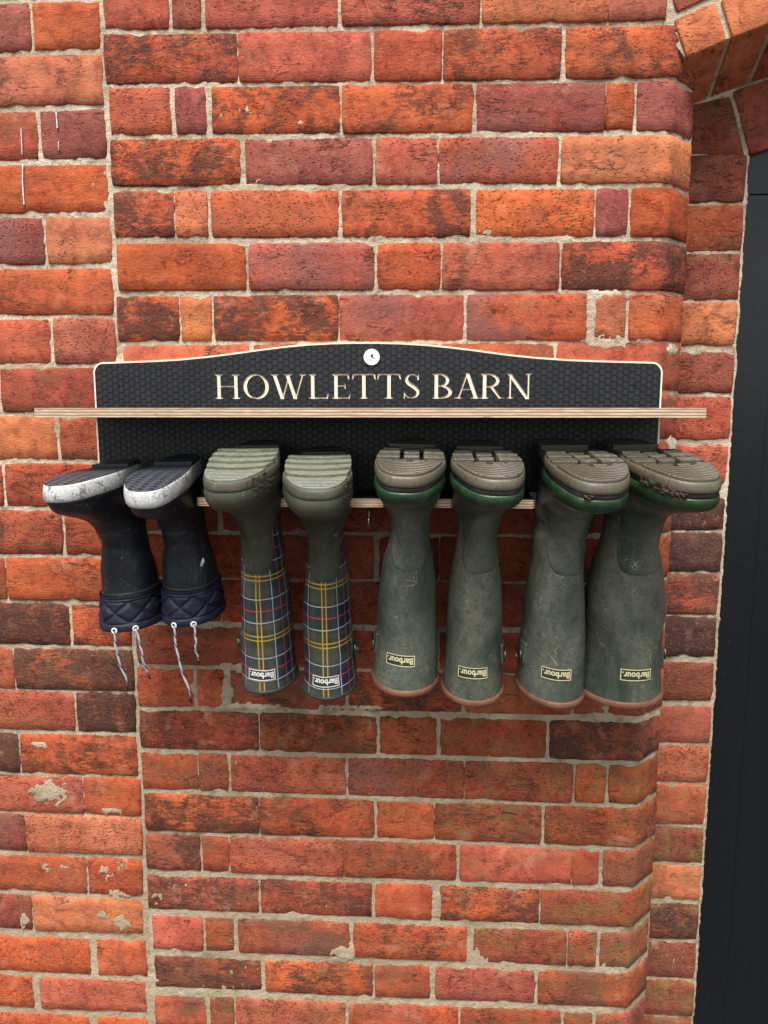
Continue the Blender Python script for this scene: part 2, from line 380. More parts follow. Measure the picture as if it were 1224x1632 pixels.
CREAM = mat_plain('cream print', (0.62, 0.56, 0.33), 0.6, 0.12, 60, 0.0002, dirt=(0.22, 0.20, 0.13), dirt_amt=0.35)
WHITEP = mat_plain('white print', (0.66, 0.66, 0.62), 0.6, 0.1, 60, 0.0002, dirt=(0.3, 0.28, 0.24), dirt_amt=0.3)
PLATE = mat_plain('dark badge ground', (0.026, 0.036, 0.026), 0.5, 0.3, 60, 0.0002)
ENAMEL = mat_plain('white enamel', (0.74, 0.74, 0.70), 0.35, 0.04, 40, 0.0001)
AMBER = mat_plain('amber print', (0.50, 0.23, 0.05), 0.5, 0.1, 60, 0.0001)
STREAK = mat_plain('dried clay streak', (0.24, 0.185, 0.125), 0.9, 0.3, 90, 0.001, dirt=(0.09, 0.085, 0.06), dirt_amt=0.8)
MUD = mat_plain('dried mud', (0.050, 0.036, 0.025), 0.9, 0.4, 70, 0.003)
INK = mat_plain('black print', (0.012, 0.012, 0.012), 0.5, 0.1, 60, 0.0001)
DRIP = mat_plain('dripped white paint', (0.62, 0.60, 0.58), 0.7, 0.1, 60, 0.0003)
BIRD = mat_plain('pale mortar smear', (0.5, 0.45, 0.34), 0.9, 0.2, 60, 0.001)
# ------------------------------------------------------------------ brickwork
ARX, CHD, REC, JX = 0.42, 0.055, 0.13, 0.605         # arris, splay, recess depth, door edge
SPLAY = CHD * math.sqrt(2)
MAINLINE = [(-3.0, 0.0), (ARX, 0.0), (ARX + CHD, CHD), (ARX + CHD, REC + 0.01)]
PITCHZ = 0.0907
def plan(line, s):
    """arc position (s = x on the first leg) -> plan point and outward normal"""
    s0 = line[0][0]
    for i in range(len(line) - 1):
        a, b = Vector(line[i]), Vector(line[i + 1]); l = (b - a).length
        if s <= s0 + l or i == len(line) - 2:
            d = (b - a) / l; return a + d * (s - s0), Vector((d.y, -d.x))
        s0 += l
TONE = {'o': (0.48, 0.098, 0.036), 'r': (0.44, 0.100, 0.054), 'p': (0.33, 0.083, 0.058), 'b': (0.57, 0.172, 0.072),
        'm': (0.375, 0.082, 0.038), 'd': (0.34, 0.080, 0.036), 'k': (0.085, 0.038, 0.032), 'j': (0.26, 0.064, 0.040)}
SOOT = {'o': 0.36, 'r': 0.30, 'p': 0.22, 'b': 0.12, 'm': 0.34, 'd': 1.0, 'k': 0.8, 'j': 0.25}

def brick(parent, line, quad, code, rng, front=0.0):
    """quad = bl, br, tr, tl in (s, z); a rounded, chipped brick face with skirts running back into the wall"""
    (bl, br, tr, tl) = [Vector(q) for q in quad]; G = 0.0030
    bl += Vector((-G, -G)); br += Vector((G, -G)); tr += Vector((G, G)); tl += Vector((-G, G))
    lb = (br - bl).length; hb = max(0.02, ((tl - bl).length + (tr - br).length) / 2)
    bvx, bvz = 0.0036 / max(lb, 0.02), 0.0036 / hb
    nx = max(3, int(lb / 0.016)); nz = 4
    A = [0.0] + [bvx + (1 - 2 * bvx) * i / nx for i in range(nx + 1)] + [1.0]
    B = [0.0] + [bvz + (1 - 2 * bvz) * i / nz for i in range(nz + 1)] + [1.0]
    if len(line) > 2:                                   # keep a column on the arris
        for k in (-0.006, 0.0, 0.006):
            a = (ARX + k - bl.x) / lb
            if bvx < a < 1 - bvx: A.append(a)
        A.sort()
    no, ns = len(A), len(B); P = []; org = None
    sd = rng.random() * 900
    chips = [(rng.random() * lb, rng.choice((0, 1)), rng.uniform(0.004, 0.013), rng.uniform(0.002, 0.006)) for _ in range(rng.choice((1, 2, 3, 4)))]
    fz = front + rng.uniform(-0.0012, 0.0012); tiltx = rng.uniform(-0.0012, 0.0012)
    for j, b in enumerate(B):
        for i, a in enumerate(A):
            q = (bl * (1 - a) + br * a) * (1 - b) + (tl * (1 - a) + tr * a) * b
            s, z = q.x, q.y; ex = i in (0, no - 1); ez = j in (0, ns - 1)
            wob = mnoise.noise(Vector((s * 45 + sd, z * 45, sd))) * 0.0016
            dep = fz + tiltx * (a * 2 - 1) + mnoise.noise(Vector((s * 60, z * 60 + sd, sd * 2))) * 0.0010
            cz = 1 if b < 0.5 else -1; cx = 1 if a < 0.5 else -1
            if ez or j in (1, ns - 2):
                z += wob * (1.0 if ez else 0.7)
                for (cs, side, cr, cd) in chips:
                    if side == (1 if b > 0.5 else 0):
                        u = abs(a * lb - cs) / cr
                        if u < 1: z += cz * cd * (1 - u * u) * (1.0 if ez else 0.8)
            if ex or i in (1, no - 2): s += mnoise.noise(Vector((z * 60 + sd, s * 20, sd))) * 0.0018
            if ex and ez: s += cx * 0.0035; z += cz * 0.003
            elif ex and j in (1, ns - 2) or ez and i in (1, no - 2): dep -= 0.0006; s += cx * 0.001 * ex; z += cz * 0.001 * ez
            if ex or ez: dep -= 0.0036
            elif i in (1, no - 2) or j in (1, ns - 2): dep -= 0.0003
            if len(line) > 2 and abs(s - ARX) < 0.003: dep -= 0.0010
            p, nrm = plan(line, s)
            P.append(Vector((p.x + nrm.x * dep, p.y + nrm.y * dep, z)))
    F = [(j * no + i, j * no + i + 1, (j + 1) * no + i + 1, (j + 1) * no + i) for j in range(ns - 1) for i in range(no - 1)]
    ring = [i for i in range(no)] + [j * no + no - 1 for j in range(1, ns)] + [(ns - 1) * no + i for i in range(no - 2, -1, -1)] + [j * no for j in range(ns - 2, 0, -1)]
    base = len(P)
    for k in ring:
        i = k % no; q = (bl * (1 - A[i]) + br * A[i]); _, nrm = plan(line, q.x)
        P.append(P[k] + Vector((-nrm.x * 0.026, -nrm.y * 0.026, 0)))
    m = len(ring)
    F += [(ring[(k + 1) % m], ring[k], base + k, base + (k + 1) % m) for k in range(m)]
    c = sum(P[:base], Vector()) / base; org = (c.x, c.y, min(p.z for p in P))
    o = mesh('brick', P, F, BRICK, parent, smooth=True, origin=org)
    t = TONE[code[0]]; j = rng.uniform(0.86, 1.12); g = rng.uniform(0.92, 1.10)
    o.color = (t[0] * j, t[1] * j * g, t[2] * j * rng.uniform(0.85, 1.2), 1)
    o['soot'] = min(1.0, max(0.0, SOOT[code[0]] + rng.uniform(-0.12, 0.15) + (0.35 if 's' in code[1:] else 0)))
    o['grime'] = {'m': 0.75, 'd': 0.6, 'j': 0.55, 'k': 0.5}.get(code[0], 0.30) * rng.uniform(0.6, 1.1)
    o['purple'] = 0.85 if 'u' in code[1:] else (0.25 if rng.random() < 0.15 else 0.0)
    o['moss'] = 0.6 if 'g' in code[1:] else rng.uniform(0.05, 0.45) if org[2] < CAMZ - 0.55 and org[0] > 0.05 else rng.uniform(0, 0.15) if org[2] < CAMZ - 0.55 else 0.0
    o['pale'] = 0.8 if 'w' in code[1:] else rng.uniform(0.1, 0.5) if org[2] < CAMZ - 0.6 else rng.uniform(0, 0.3)
    return o

rng = random.Random(21); rng2 = random.Random(5)
FLAT = [(-3.0, 0.0), (3.0, 0.0)]
RECLINE = [(-3.0, REC), (3.0, REC)]


wall = thing('brick_wall', 'weathered orange red brick wall with a splayed corner carrying the boot rack', 'brick wall', (0, 0, 0))
lwall = thing('brick_wall', 'strip of older brick wall left of the straight vertical mortar joint', 'brick wall', (-0.9, 0, 0))
jamb = thing('brick_door_jamb', 'narrow recessed brick jamb beside the black door', 'door jamb', (0.54, REC, 0))
arch = thing('brick_arch', 'segmental brick arch over the black door', 'arch', (1.08, 0, 0))
lw = Vector(lwall.location)

# main wall courses: y of the brick top and bottom at x = 200 and x = 1000, joints as (left, right) pairs; 'E' = runs round the splayed corner
MAIN = [
 ((-32, -46, 45, 31), '165-266r 274-317p 328-537r 546-763rs 771-970b 972-1062p'),
 ((55, 43, 132, 122), '167-377os 382-590r 598-702o 709-893os 903-Eos'),
 ((140, 131, 213, 207), '175-271o 281-327p 337-540os 547-753os 760-963pu 968-1009o 1018-Ep'),
 ((223, 218, 294, 290), '178-381os 391-592p 600-696r 701-888ru 897-Eb'),
 ((306, 301, 377, 375), '182-276os 281-329b 338-538o 546-748os 759-946o 952-999p 1008-Eo'),
 ((390, 387, 461, 460), '188-390o 398-594ru 603-700o 707-889rs 897-Eos'),
 ((474, 469, 542, 540), '188-283os 289-335b 342-537os 542-738ru 745-934ou 949-995b 1005-Eo'),
]
LOWER = [
 ((998, 1016, 1056, 1076), '219-402m 410-596m 603-695m 702-869m 877-Em'),
 ((1065, 1082, 1125, 1140), '220-307o 315-356o 367-548m 556-735ms 743-910m 918-965m 972-Em'),
 ((1133, 1154, 1190, 1212), '224-410ms 416-599ms 606-694o 703-869o 878-Ems'),
 ((1200, 1222, 1256, 1281), '227-315m 318-362m 368-550r 555-738mu 742-911m 919-964o 972-Em'),
 ((1266, 1291, 1321, 1349), '232-411os 416-595os 601-690o 694-861ms 870-Emo'),
 ((1330, 1358, 1384, 1413), '234-318ms 322-363m 368-546ro 549-726m 735-911r 914-954o 963-Em'),
 ((1395, 1424, 1447, 1477), '235-411ms 416-592ms 599-687o 702-859os 863-Em'),
 ((1459, 1489, 1510, 1543), '243-322r 328-372m 381-556mu 565-743os 755-902m 907-950m 956-Em'),
 ((1523, 1555, 1570, 1606), '247-416ms 424-593os 599-684m 695-851r 859-Em'),
 ((1585, 1618, 1634, 1668), '248-327m 335-371m 377-549r 557-729o 735-892m 900-943m 950-Em'),
]
def yline(yl, yr, x, xa=200.0, xb=1000.0): return yl + (yr - yl) * (x - xa) / (xb - xa)
def put_row(parent, ys, spec, endtop=None):
    tl, tr, bl_, br_ = ys; out = []
    for tok in spec.split():
        a, b = tok.split('-'); xa = float(a)
        yt, yb = yline(tl, tr, xa), yline(bl_, br_, xa); ym = (yt + yb) / 2
        L_ = px(xa, ym); zt0, zb0 = px(xa, yt).z, px(xa, yb).z
        if b[0] == 'E': s1 = ARX + SPLAY + 0.045; code = b[1:]; xe = 1060
        else:
            i = len(b)
            while not b[i - 1].isdigit(): i -= 1
            xe = float(b[:i]); code = b[i:]; s1 = px(xe, (yline(tl, tr, xe) + yline(bl_, br_, xe)) / 2).x
        zt1, zb1 = px(xe, yline(tl, tr, xe)).z, px(xe, yline(bl_, br_, xe)).z
        st = s1 if endtop is None or b[0] != 'E' else endtop
        wrap = b[0] == 'E'
        brick(parent, MAINLINE if wrap else FLAT, [(L_.x, zb0), (s1, zb1), (st, zt1), (L_.x, zt0)], code, rng)
        out.append((L_.x, s1, code, wrap))
    return out
known = {}
for i, (ys, sp) in enumerate(MAIN): known[i] = put_row(wall, ys, sp, 0.413 if i == 1 else None)
for i, (ys, sp) in enumerate(LOWER): known[i + 13] = put_row(wall, ys, sp)
zc = lambda k: CAMZ + (0.4771 - k * 0.0648) * 1.4            # mortar bed under course k (course 0 ends at the first bed)
ks = list(known)
for k in range(-10, 28):
    rr = rng if k >= -4 else rng2
    if k in known or zc(k) < -0.02: continue
    src = known[5] if k % 2 else known[6 if k < 13 else 20]
    for (a, b, code, wrap) in src:
        if k < 0 and wrap: wrap = False; b = 0.40
        zb, zt = zc(k) + 0.005, zc(k - 1) - 0.005
        if zb < 0.0: zb = 0.0
        j = rr.uniform(-0.004, 0.004)
        brick(wall, MAINLINE if wrap else FLAT, [(a + j, zb), (b + (0 if wrap else j), zb), (b + (0 if wrap else j), zt), (a + j, zt)], rr.choice('ommr'), rr)

# old strip left of the straight joint
LEFT = [
 ((3, 78), '-46p 53-157o'), ((89, 165), '-161bs'), ((177, 252), '-58m 66-166p'), ((263, 337), '-170o'), ((347, 419), '-68pu 75-175b'),
 ((430, 500), '-177o'), ((509, 578), '-78r 87-181p'), ((588, 655), '-186m'), ((664, 731), '-89b 96-188m'), ((741, 806), '-190o'),
 ((816, 882), '-97ms 105-196m'), ((891, 955), '-8m 13-202o'), ((964, 1027), '-109d 115-207os'), ((1036, 1098), '-20r 24-211d'), ((1105, 1164), '-117r 123-214d'),
 ((1172, 1233), '-29d 33-217os'), ((1239, 1296), '-131rd 134-222o'), ((1302, 1358), '-39ju 42-224b'), ((1368, 1422), '-137o 141-225ow'), ((1430, 1483), '-49jd 54-226bw'),
 ((1496, 1551), '-142o 155-232o'), ((1560, 1608), '-52o 65-232r'), ((1619, 1668), '-142o 157-234o')]
def ysl(y, x): return y + (x - 90) * 4.4e-5 * (y - 640)
lz = []
for (yt, yb), sp in LEFT:
    toks = sp.split(); first = True; lz.append(((px(90, yb).z), px(90, yt).z))
    for tok in toks:
        a, b = tok.split('-'); i = len(b)
        while not b[i - 1].isdigit(): i -= 1
        xe = float(b[:i]); code = b[i:]; ym = (yt + yb) / 2; X1 = px(xe, ysl(ym, xe)).x
        full = len(toks) == 1 or xe > 60
        X0 = px(float(a), ysl(ym, float(a))).x if a else X1 - (0.228 if full else 0.112 if rng.random() < 0.5 else 0.228)
        q = [(X0, px(max(0, xe - 180), ysl(yb, xe - 180)).z), (X1, px(xe, ysl(yb, xe)).z), (X1, px(xe, ysl(yt, xe)).z), (X0, px(max(0, xe - 180), ysl(yt, xe - 180)).z)]
        o = brick(lwall, FLAT, q, code, rng); o.location -= lw
        if first: xl = X0 - 0.010; first = False
    zb, zt = q[0][1], q[3][1]
    while xl > -1.35:
        l = rng.choice((0.225, 0.225, 0.108)); o = brick(lwall, FLAT, [(xl - l, zb), (xl, zb), (xl, zt), (xl - l, zt)], rng.choice('oormp'), rng); o.location -= lw; xl -= l + 0.010
zt = lz[-1][0] - 0.010; rowsx = []
while zt > 0.03: rowsx.append((max(0.0, zt - 0.082), zt)); zt -= 0.092
zb = lz[0][1] + 0.010
for i in range(10): rowsx.append((zb, zb + 0.081)); zb += 0.091
for n_, (zb, zt) in enumerate(rowsx):
    rr = rng if n_ < len(rowsx) - 6 else rng2
    xl = px(164, 0).x - 0.006
    while xl > -1.35:
        l = rr.choice((0.225, 0.225, 0.108)); o = brick(lwall, FLAT, [(xl - l, zb), (xl, zb), (xl, zt), (xl - l, zt)], rr.choice('oormp'), rr); o.location -= lw; xl -= l + 0.010

# arch rings (centre, radii and springing fitted to the photo)
ACX, ACZ, AR, ARB, ARI = 1.08, CAMZ - 0.941, 1.67, 1.623, 1.500
# recessed jamb: y of the beds (centre and thickness) on the recess plane
BEDS = [(244, 9), (324, 7), (402, 7), (480, 7), (556, 15), (629, 9), (706, 12), (783, 26), (847, 7), (913, 6), (981, 7), (1052, 13), (1121, 11), (1186, 7), (1249, 7), (1316, 7), (1377, 6), (1438, 8), (1499, 7), (1561, 6), (1621, 7)]
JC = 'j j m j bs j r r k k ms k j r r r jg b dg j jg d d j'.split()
jl = Vector(jamb.location); xj0 = ARX + CHD - 0.012
yx = lambda X, z: z
ci = 0
for i in range(len(BEDS) - 1):
    x_ = 1140 - (BEDS[i][0] - 240) * 0.06
    zt = px(x_, BEDS[i][0] + BEDS[i][1] / 2, REC).z; zb = px(x_, BEDS[i + 1][0] - BEDS[i + 1][1] / 2, REC).z
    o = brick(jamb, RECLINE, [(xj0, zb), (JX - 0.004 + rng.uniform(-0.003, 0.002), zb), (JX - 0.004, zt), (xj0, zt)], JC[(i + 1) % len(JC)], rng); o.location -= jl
zt = zb - 0.008
while zt > 0.03:
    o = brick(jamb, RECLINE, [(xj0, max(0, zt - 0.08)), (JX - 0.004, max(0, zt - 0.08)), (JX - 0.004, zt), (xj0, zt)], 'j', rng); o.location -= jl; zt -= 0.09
a_ = px(1100, 239, REC); b_, c_ = [Vector((ACX - r_ * math.sin(R(d_)), REC, ACZ + r_ * math.cos(R(d_)))) for r_, d_ in ((1.502, 18.75), (1.612, 18.75))]; d_ = px(1100, 175, REC)
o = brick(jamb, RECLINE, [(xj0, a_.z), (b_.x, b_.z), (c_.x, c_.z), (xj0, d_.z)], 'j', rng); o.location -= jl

def pol(r, deg, y): a = R(deg); return Vector((ACX - r * math.sin(a), y, ACZ + r * math.cos(a)))
al = Vector(arch.location)
def voussoir(r0f, r0b, r1, d0, d1, yf, yb, code, nseg=3):
    V = []; F = []
    jit = lambda: Vector((rng.uniform(-.001, .001), rng.uniform(-.0015, .0015), rng.uniform(-.001, .001)))
    for i in range(nseg + 1):
        d = d0 + (d1 - d0) * i / nseg
        V += [pol(r0f, d, yf) + jit(), pol(r0b, d, yb), pol(r1, d, yb), pol(r1, d, yf) + jit()]
    for i in range(nseg):
        a, b = i * 4, i * 4 + 4
        for k in range(4): F.append((a + k, b + k, b + (k + 1) % 4, a + (k + 1) % 4))
    F += [(0, 1, 2, 3), tuple(nseg * 4 + k for k in (3, 2, 1, 0))]
    c = sum(V, Vector()) / len(V)
    o = mesh('brick', V, F, BRICK, arch, origin=c); fix(o, 0.003, 2); o.location -= al
    for p_ in o.data.polygons: p_.use_smooth = True
    t = TONE[code[0]]; j = rng.uniform(0.9, 1.1); o.color = (t[0] * j, t[1] * j, t[2] * j, 1)
    o['soot'] = SOOT[code[0]]; o['purple'] = 0.0; o['moss'] = 0.0; o['pale'] = 0.2; o['grime'] = 0.35
    return o
ang = 22.55; n_ = 0
while ang > -22.2:
    voussoir(AR, ARB, AR + 0.066, ang, ang - 2.45, -0.001, REC + 0.002, 'bbrjo'[n_ % 5] if n_ else 'b'); ang -= 2.72; n_ += 1
ang = 22.2; n_ = 0
while ang > -22.2:
    voussoir(AR + 0.0755, AR + 0.0755, AR + 0.138, ang, ang - 2.5, 0.0, 0.05, 'robrm'[n_ % 5]); ang -= 2.76; n_ += 1
ang = 18.35; n_ = 0
while ang > -18.2:
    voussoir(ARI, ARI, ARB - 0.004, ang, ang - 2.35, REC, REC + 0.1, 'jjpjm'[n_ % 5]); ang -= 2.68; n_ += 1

# mortar: real relief, recessed in the joints, here and there smeared over the brick faces
SMEAR = [(75, 1262, 32, 20), (175, 1292, 20, 6), (195, 1380, 16, 14), (168, 1392, 12, 16), (188, 1424, 18, 10), (195, 1470, 18, 18), (165, 1458, 12, 8), (60, 1187, 18, 6), (40, 1465, 7, 16), (75, 1382, 8, 10), (72, 1465, 7, 10), (104, 1382, 10, 5),
         (940, 500, 9, 36), (972, 545, 38, 10), (960, 470, 30, 7), (694, 1440, 9, 26), (550, 1520, 24, 14), (360, 1100, 8, 30), (385, 1062, 30, 7), (400, 1128, 60, 5), (560, 1128, 60, 4), (1120, 556, 34, 8), (1128, 715, 22, 16)]
def mortar_h(X, Z, Yp, seed=0):
    h = -0.0032 + (fbm(X, Z, 30, 4, seed) - 0.5) * 0.0034 + (fbm(X, Z, 130, 3, seed + 9) - 0.5) * 0.0034
    low = np.clip((px(600, 1370).z - Z) / 0.05, 0, 1); h = h + low * 0.0008
    nz = fbm(X, Z, 95, 4, seed + 3)
    for (sx, sy, rx, rz) in SMEAR:
        c = px(sx, sy, Yp); k = (DIST + Yp) / FPX
        u = np.sqrt(((X - c.x) / (rx * k * 1.05)) ** 2 + ((Z - c.z) / (rz * k * 1.05)) ** 2)
        mm = np.clip((1.25 - u - (nz - 0.5) * 1.9) * 3, 0, 1); h = np.maximum(h, -0.008 + mm * 0.0090 + (nz - 0.5) * 0.003 * mm)
    return h
def sheet(acc, a, b, z0, z1, res, seed, Yp=0.0, cut=None):
    a, b = Vector(a), Vector(b); L_ = (b - a).length; d = (b - a) / L_; nrm = Vector((d.y, -d.x))
    nx, nz = max(1, int(L_ / res)), max(1, int((z1 - z0) / res))
    s = np.linspace(0, L_, nx + 1); z = np.linspace(z0, z1, nz + 1); SS, ZZ = np.meshgrid(s, z)
    X = a.x + d.x * SS; Y = a.y + d.y * SS
    h = mortar_h(X + Y * 1.3, ZZ, Yp, seed); h = h - 0.004 * np.exp(-((X - ARX) ** 2 + Y * Y) / 0.006 ** 2)
    V, F = acc; base = len(V)
    V.extend(np.stack([X + nrm.x * h, Y + nrm.y * h, ZZ], -1).reshape(-1, 3).tolist())
    i, j = np.meshgrid(np.arange(nx), np.arange(nz)); q = (base + j * (nx + 1) + i).ravel()
    F.extend(np.stack([q, q + 1, q + nx + 2, q + nx + 1], -1).tolist())
ZTOP = CAMZ + 1.60
xjo = lambda z: 0
jx0 = px(166, 0).x
acc = ([], []); sheet(acc, (jx0, 0), (ARX, 0), 0.22, CAMZ + 0.70, 0.0038, 1); sheet(acc, (jx0, 0), (ARX, 0), 0, 0.22, 0.012, 1)
sheet(acc, (jx0, 0), (ARX - 0.02, 0), CAMZ + 0.70, ZTOP, 0.012, 1)
sheet(acc, (ARX, 0), (ARX + CHD, CHD), 0, CAMZ + 0.635, 0.0045, 2); sheet(acc, (ARX + CHD, CHD), (ARX + CHD, REC + 0.01), 0, CAMZ + 0.60, 0.01, 3)
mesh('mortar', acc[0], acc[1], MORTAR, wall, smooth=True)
acc = ([], []); sheet(acc, (-0.86, 0), (jx0, 0), 0.22, CAMZ + 0.75, 0.0038, 1); sheet(acc, (-1.36, 0), (-0.86, 0), 0, ZTOP, 0.012, 1)
sheet(acc, (-0.86, 0), (jx0, 0), 0, 0.22, 0.012, 1); sheet(acc, (-0.86, 0), (jx0, 0), CAMZ + 0.75, ZTOP, 0.012, 1)
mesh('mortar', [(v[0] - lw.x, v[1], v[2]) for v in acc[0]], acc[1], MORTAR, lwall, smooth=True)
acc = ([], []); sheet(acc, (ARX + CHD - 0.01, REC), (JX, REC), 0, CAMZ + 0.60, 0.0038, 4, REC)
# ragged pointing bead where the brick meets the door frame
bp = [(JX + 0.0005 + 0.0035 * mnoise.noise(Vector((z * 22, 3, 0))) + 0.002 * mnoise.noise(Vector((z * 90, 3, 0))), REC + 0.006 + 0.002 * mnoise.noise(Vector((z * 40, 9, 0))), z) for z in np.arange(0.0, CAMZ + 0.485, 0.006)]
tv, tf = tube(bp, [0.0034 + 0.0022 * mnoise.noise(Vector((p[2] * 120, 1, 5))) for p in bp], 7)
b0 = len(acc[0]); acc[0].extend([tuple(v) for v in tv]); acc[1].extend([tuple(b0 + i for i in f) for f in tf])
mesh('mortar', [(v[0] - jl.x, v[1] - jl.y, v[2]) for v in acc[0]], acc[1], MORTAR, jamb, smooth=True)
# arch bedding and the wall above it
def arcpts(r, d0, d1, n=40): return [(ACX - r * math.sin(R(d0 + (d1 - d0) * i / n)), ACZ + r * math.cos(R(d0 + (d1 - d0) * i / n))) for i in range(n + 1)]
pl = arcpts(AR + 0.0025, 22.6, -22.6) + [(1.74, CAMZ + 0.62), (2.3, CAMZ + 0.62), (2.3, ZTOP), (0.399, ZTOP), (0.399, CAMZ + 0.65)]
V2, F2 = region([pl], lambda c: inpoly(c, pl)); V, F = extrude2d(V2, F2, lambda x, y, d: (x - al.x, d, y), 0.0042, 0.06)
fix(mesh('mortar', V, F, MORTAR, arch))
pl = arcpts(ARB + 0.004, 19.5, -19.5) + arcpts(ARI + 0.004, -18.4, 18.4)
V2, F2 = region([pl], lambda c: inpoly(c, pl)); V, F = extrude2d(V2, F2, lambda x, y, d: (x - al.x, d, y), REC + 0.004, REC + 0.09)
fix(mesh('mortar', V, F, MORTAR, arch))
pl = arcpts(AR + 0.05, 22.6, -22.6) + arcpts(ARB + 0.003, -22.6, 22.6)                    # soffit bedding
n_ = 60; V = []; F = []
for i in range(n_ + 1):
    d = 22.6 - 45.2 * i / n_; V += [pol(AR + 0.003, d, 0.003) - al, pol(ARB + 0.003, d, REC) - al]
for i in range(n_): F.append((2 * i, 2 * i + 1, 2 * i + 3, 2 * i + 2))
mesh('mortar', V, F, MORTAR, arch)
for k in range(-10, 0):                                                      # courses above the arch, out of frame
    zb, zt = zc(k) + 0.005, zc(k - 1) - 0.005; xl = 0.408
    while xl < 2.1:
        dx = abs(xl + 0.11 - ACX); ez = ACZ + math.sqrt(max(0, (AR + 0.145) ** 2 - min(dx, 0.7) ** 2))
        if zb > ez - 0.004: o = brick(arch, FLAT, [(xl, zb), (xl + 0.222, zb), (xl + 0.222, zt), (xl, zt)], rng2.choice('oorm'), rng2); o.location -= al
        xl += 0.232
# far jamb of the doorway and the wall beyond, out of frame
fj = thing('brick_wall', 'brick wall on the far side of the black door', 'brick wall', (1.9, 0, 0))
fl = Vector(fj.location)
acc = ([], []); sheet(acc, (1.685, REC), (1.685, 0.0), 0, CAMZ + 0.62, 0.015, 5); sheet(acc, (1.685, 0), (2.3, 0), 0, CAMZ + 0.63, 0.015, 6); sheet(acc, (1.555, REC), (1.69, REC), 0, CAMZ + 0.6, 0.015, 6)
mesh('mortar', [(v[0] - fl.x, v[1], v[2]) for v in acc[0]], acc[1], MORTAR, fj, smooth=True)
for k in range(-1, 27):
    zb, zt = max(0, zc(k) + 0.005), zc(k - 1) - 0.005
    if zt < 0.02 or zt > CAMZ + 0.63: continue
    xs = [(1.69, 1.91), (1.92, 2.14)] if k % 2 else [(1.69, 1.79), (1.80, 2.02), (2.03, 2.14)]
    for a, b in xs: o = brick(fj, FLAT, [(a, zb), (b, zb), (b, zt), (a, zt)], rng.choice('oorm'), rng); o.location -= fl
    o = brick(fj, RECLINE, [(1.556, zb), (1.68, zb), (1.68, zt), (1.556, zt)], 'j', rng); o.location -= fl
box('core', (-1.36 - 0, 0.045, 0), (ARX - 0.01, 0.22, ZTOP), MORTAR, wall)
# paint runs on the old strip
for (pts, r) in [([(34, 206), (35, 225), (36, 247)], 0.0009), ([(37, 262), (36.5, 290), (38, 312), (39, 327)], 0.0013), ([(90, 180), (91, 192), (92, 205)], 0.0011), ([(93.5, 226), (94, 240)], 0.0006)]:
    P = [px(*p) for p in pts]; pp = []
    for i in range(len(P) - 1):
        for k in range(6): pp.append(P[i].lerp(P[i + 1], k / 6))
    pp.append(P[-1]); V, F = tube([Vector((p.x, -0.0012, p.z)) - lw for p in pp], [r * (0.7 + 0.6 * rng.random()) for _ in pp[:-1]] + [r * 1.9], 6)
    mesh('paint_drip', V, F, DRIP, lwall, smooth=True)

# ------------------------------------------------------------------ ground
gd = mesh('ground', [(-60, -60, 0), (60, -60, 0), (60, 60, 0), (-60, 60, 0)], [(0, 1, 2, 3)], GROUND); gd['kind'] = 'structure'

# ------------------------------------------------------------------ door
door = thing('door', 'black painted plank door and frame under the brick arch', 'door', (1.08, 0.18, 0)); dl = Vector(door.location)
zj = px(1205, 311, 0.15).z
def solid(name, pl, y0, y1, bev=0.002):
    V2, F2 = region([pl], lambda c: inpoly(c, pl)); V, F = extrude2d(V2, F2, lambda x, y, d: (x - dl.x, d - dl.y, y), y0, y1)
    o = mesh(name, V, F, DOOR, door); fix(o)
    bm = bmesh.new(); bm.from_mesh(o.data); bmesh.ops.dissolve_limit(bm, angle_limit=0.01, verts=bm.verts, edges=bm.edges); bm.to_mesh(o.data); bm.free()
    return fix(o, bev)
for (xa, xb) in ((JX - 0.004, JX + 0.074), (1.481, 1.559)): solid('frame_stile', [(xa, 0), (xb, 0), (xb, zj - 0.0005), (xa, zj - 0.0005)], REC + 0.018, REC + 0.09)
solid('frame_head', arcpts(ARI + 0.02, 18.6, -18.6, 24) + [(1.559, zj + 0.0005), (1.481, zj + 0.0005)] + arcpts(ARI - 0.085, -16.2, 16.2, 24) + [(JX + 0.074, zj + 0.0005), (JX - 0.004, zj + 0.0005)], REC + 0.018, REC + 0.09)
pw = (1.481 - (JX + 0.076)) / 7
for i in range(7):
    xa = JX + 0.076 + i * pw
    solid('plank', [(xa + 0.0018, 0.012), (xa + pw - 0.0018, 0.012), (xa + pw - 0.0018, ACZ + 1.45), (xa + 0.0018, ACZ + 1.45)], REC + 0.030, REC + 0.060, 0.004)
# ------------------------------------------------------------------ boot rack
rack = thing('boot_rack', 'black hexagon faced plywood boot rack reading HOWLETTS BARN on the brick wall', 'boot rack', px(600, 800, -0.01)); rl = Vector(rack.location)
BT = 0.021                                                  # board thickness
bpx = lambda x, y: (lambda p: (p.x, p.z))(px(x, y, -BT))
left_x, right_x = bpx(150, 620)[0], bpx(1055, 620)[0]
ZLOW = CAMZ - 0.1632
top = [(168, 577), (210, 575.5), (250, 574), (290, 571.5), (330, 567.5), (370, 562.5), (410, 557), (450, 551.8), (490, 548), (530, 545.8), (570, 545), (600, 545), (640, 546), (680, 548.5), (720, 552.5), (760, 557.5), (804, 563.5), (850, 568.5), (906, 572.5), (960, 574.5), (1000, 575.5), (1040, 576.5)]
tp = [bpx(*p) for p in top]
def corner(cx, cz, r, a0, a1, n=7): return [(cx + r * math.cos(R(a0 + (a1 - a0) * i / n)), cz + r * math.sin(R(a0 + (a1 - a0) * i / n))) for i in range(n + 1)]
rc = 0.020
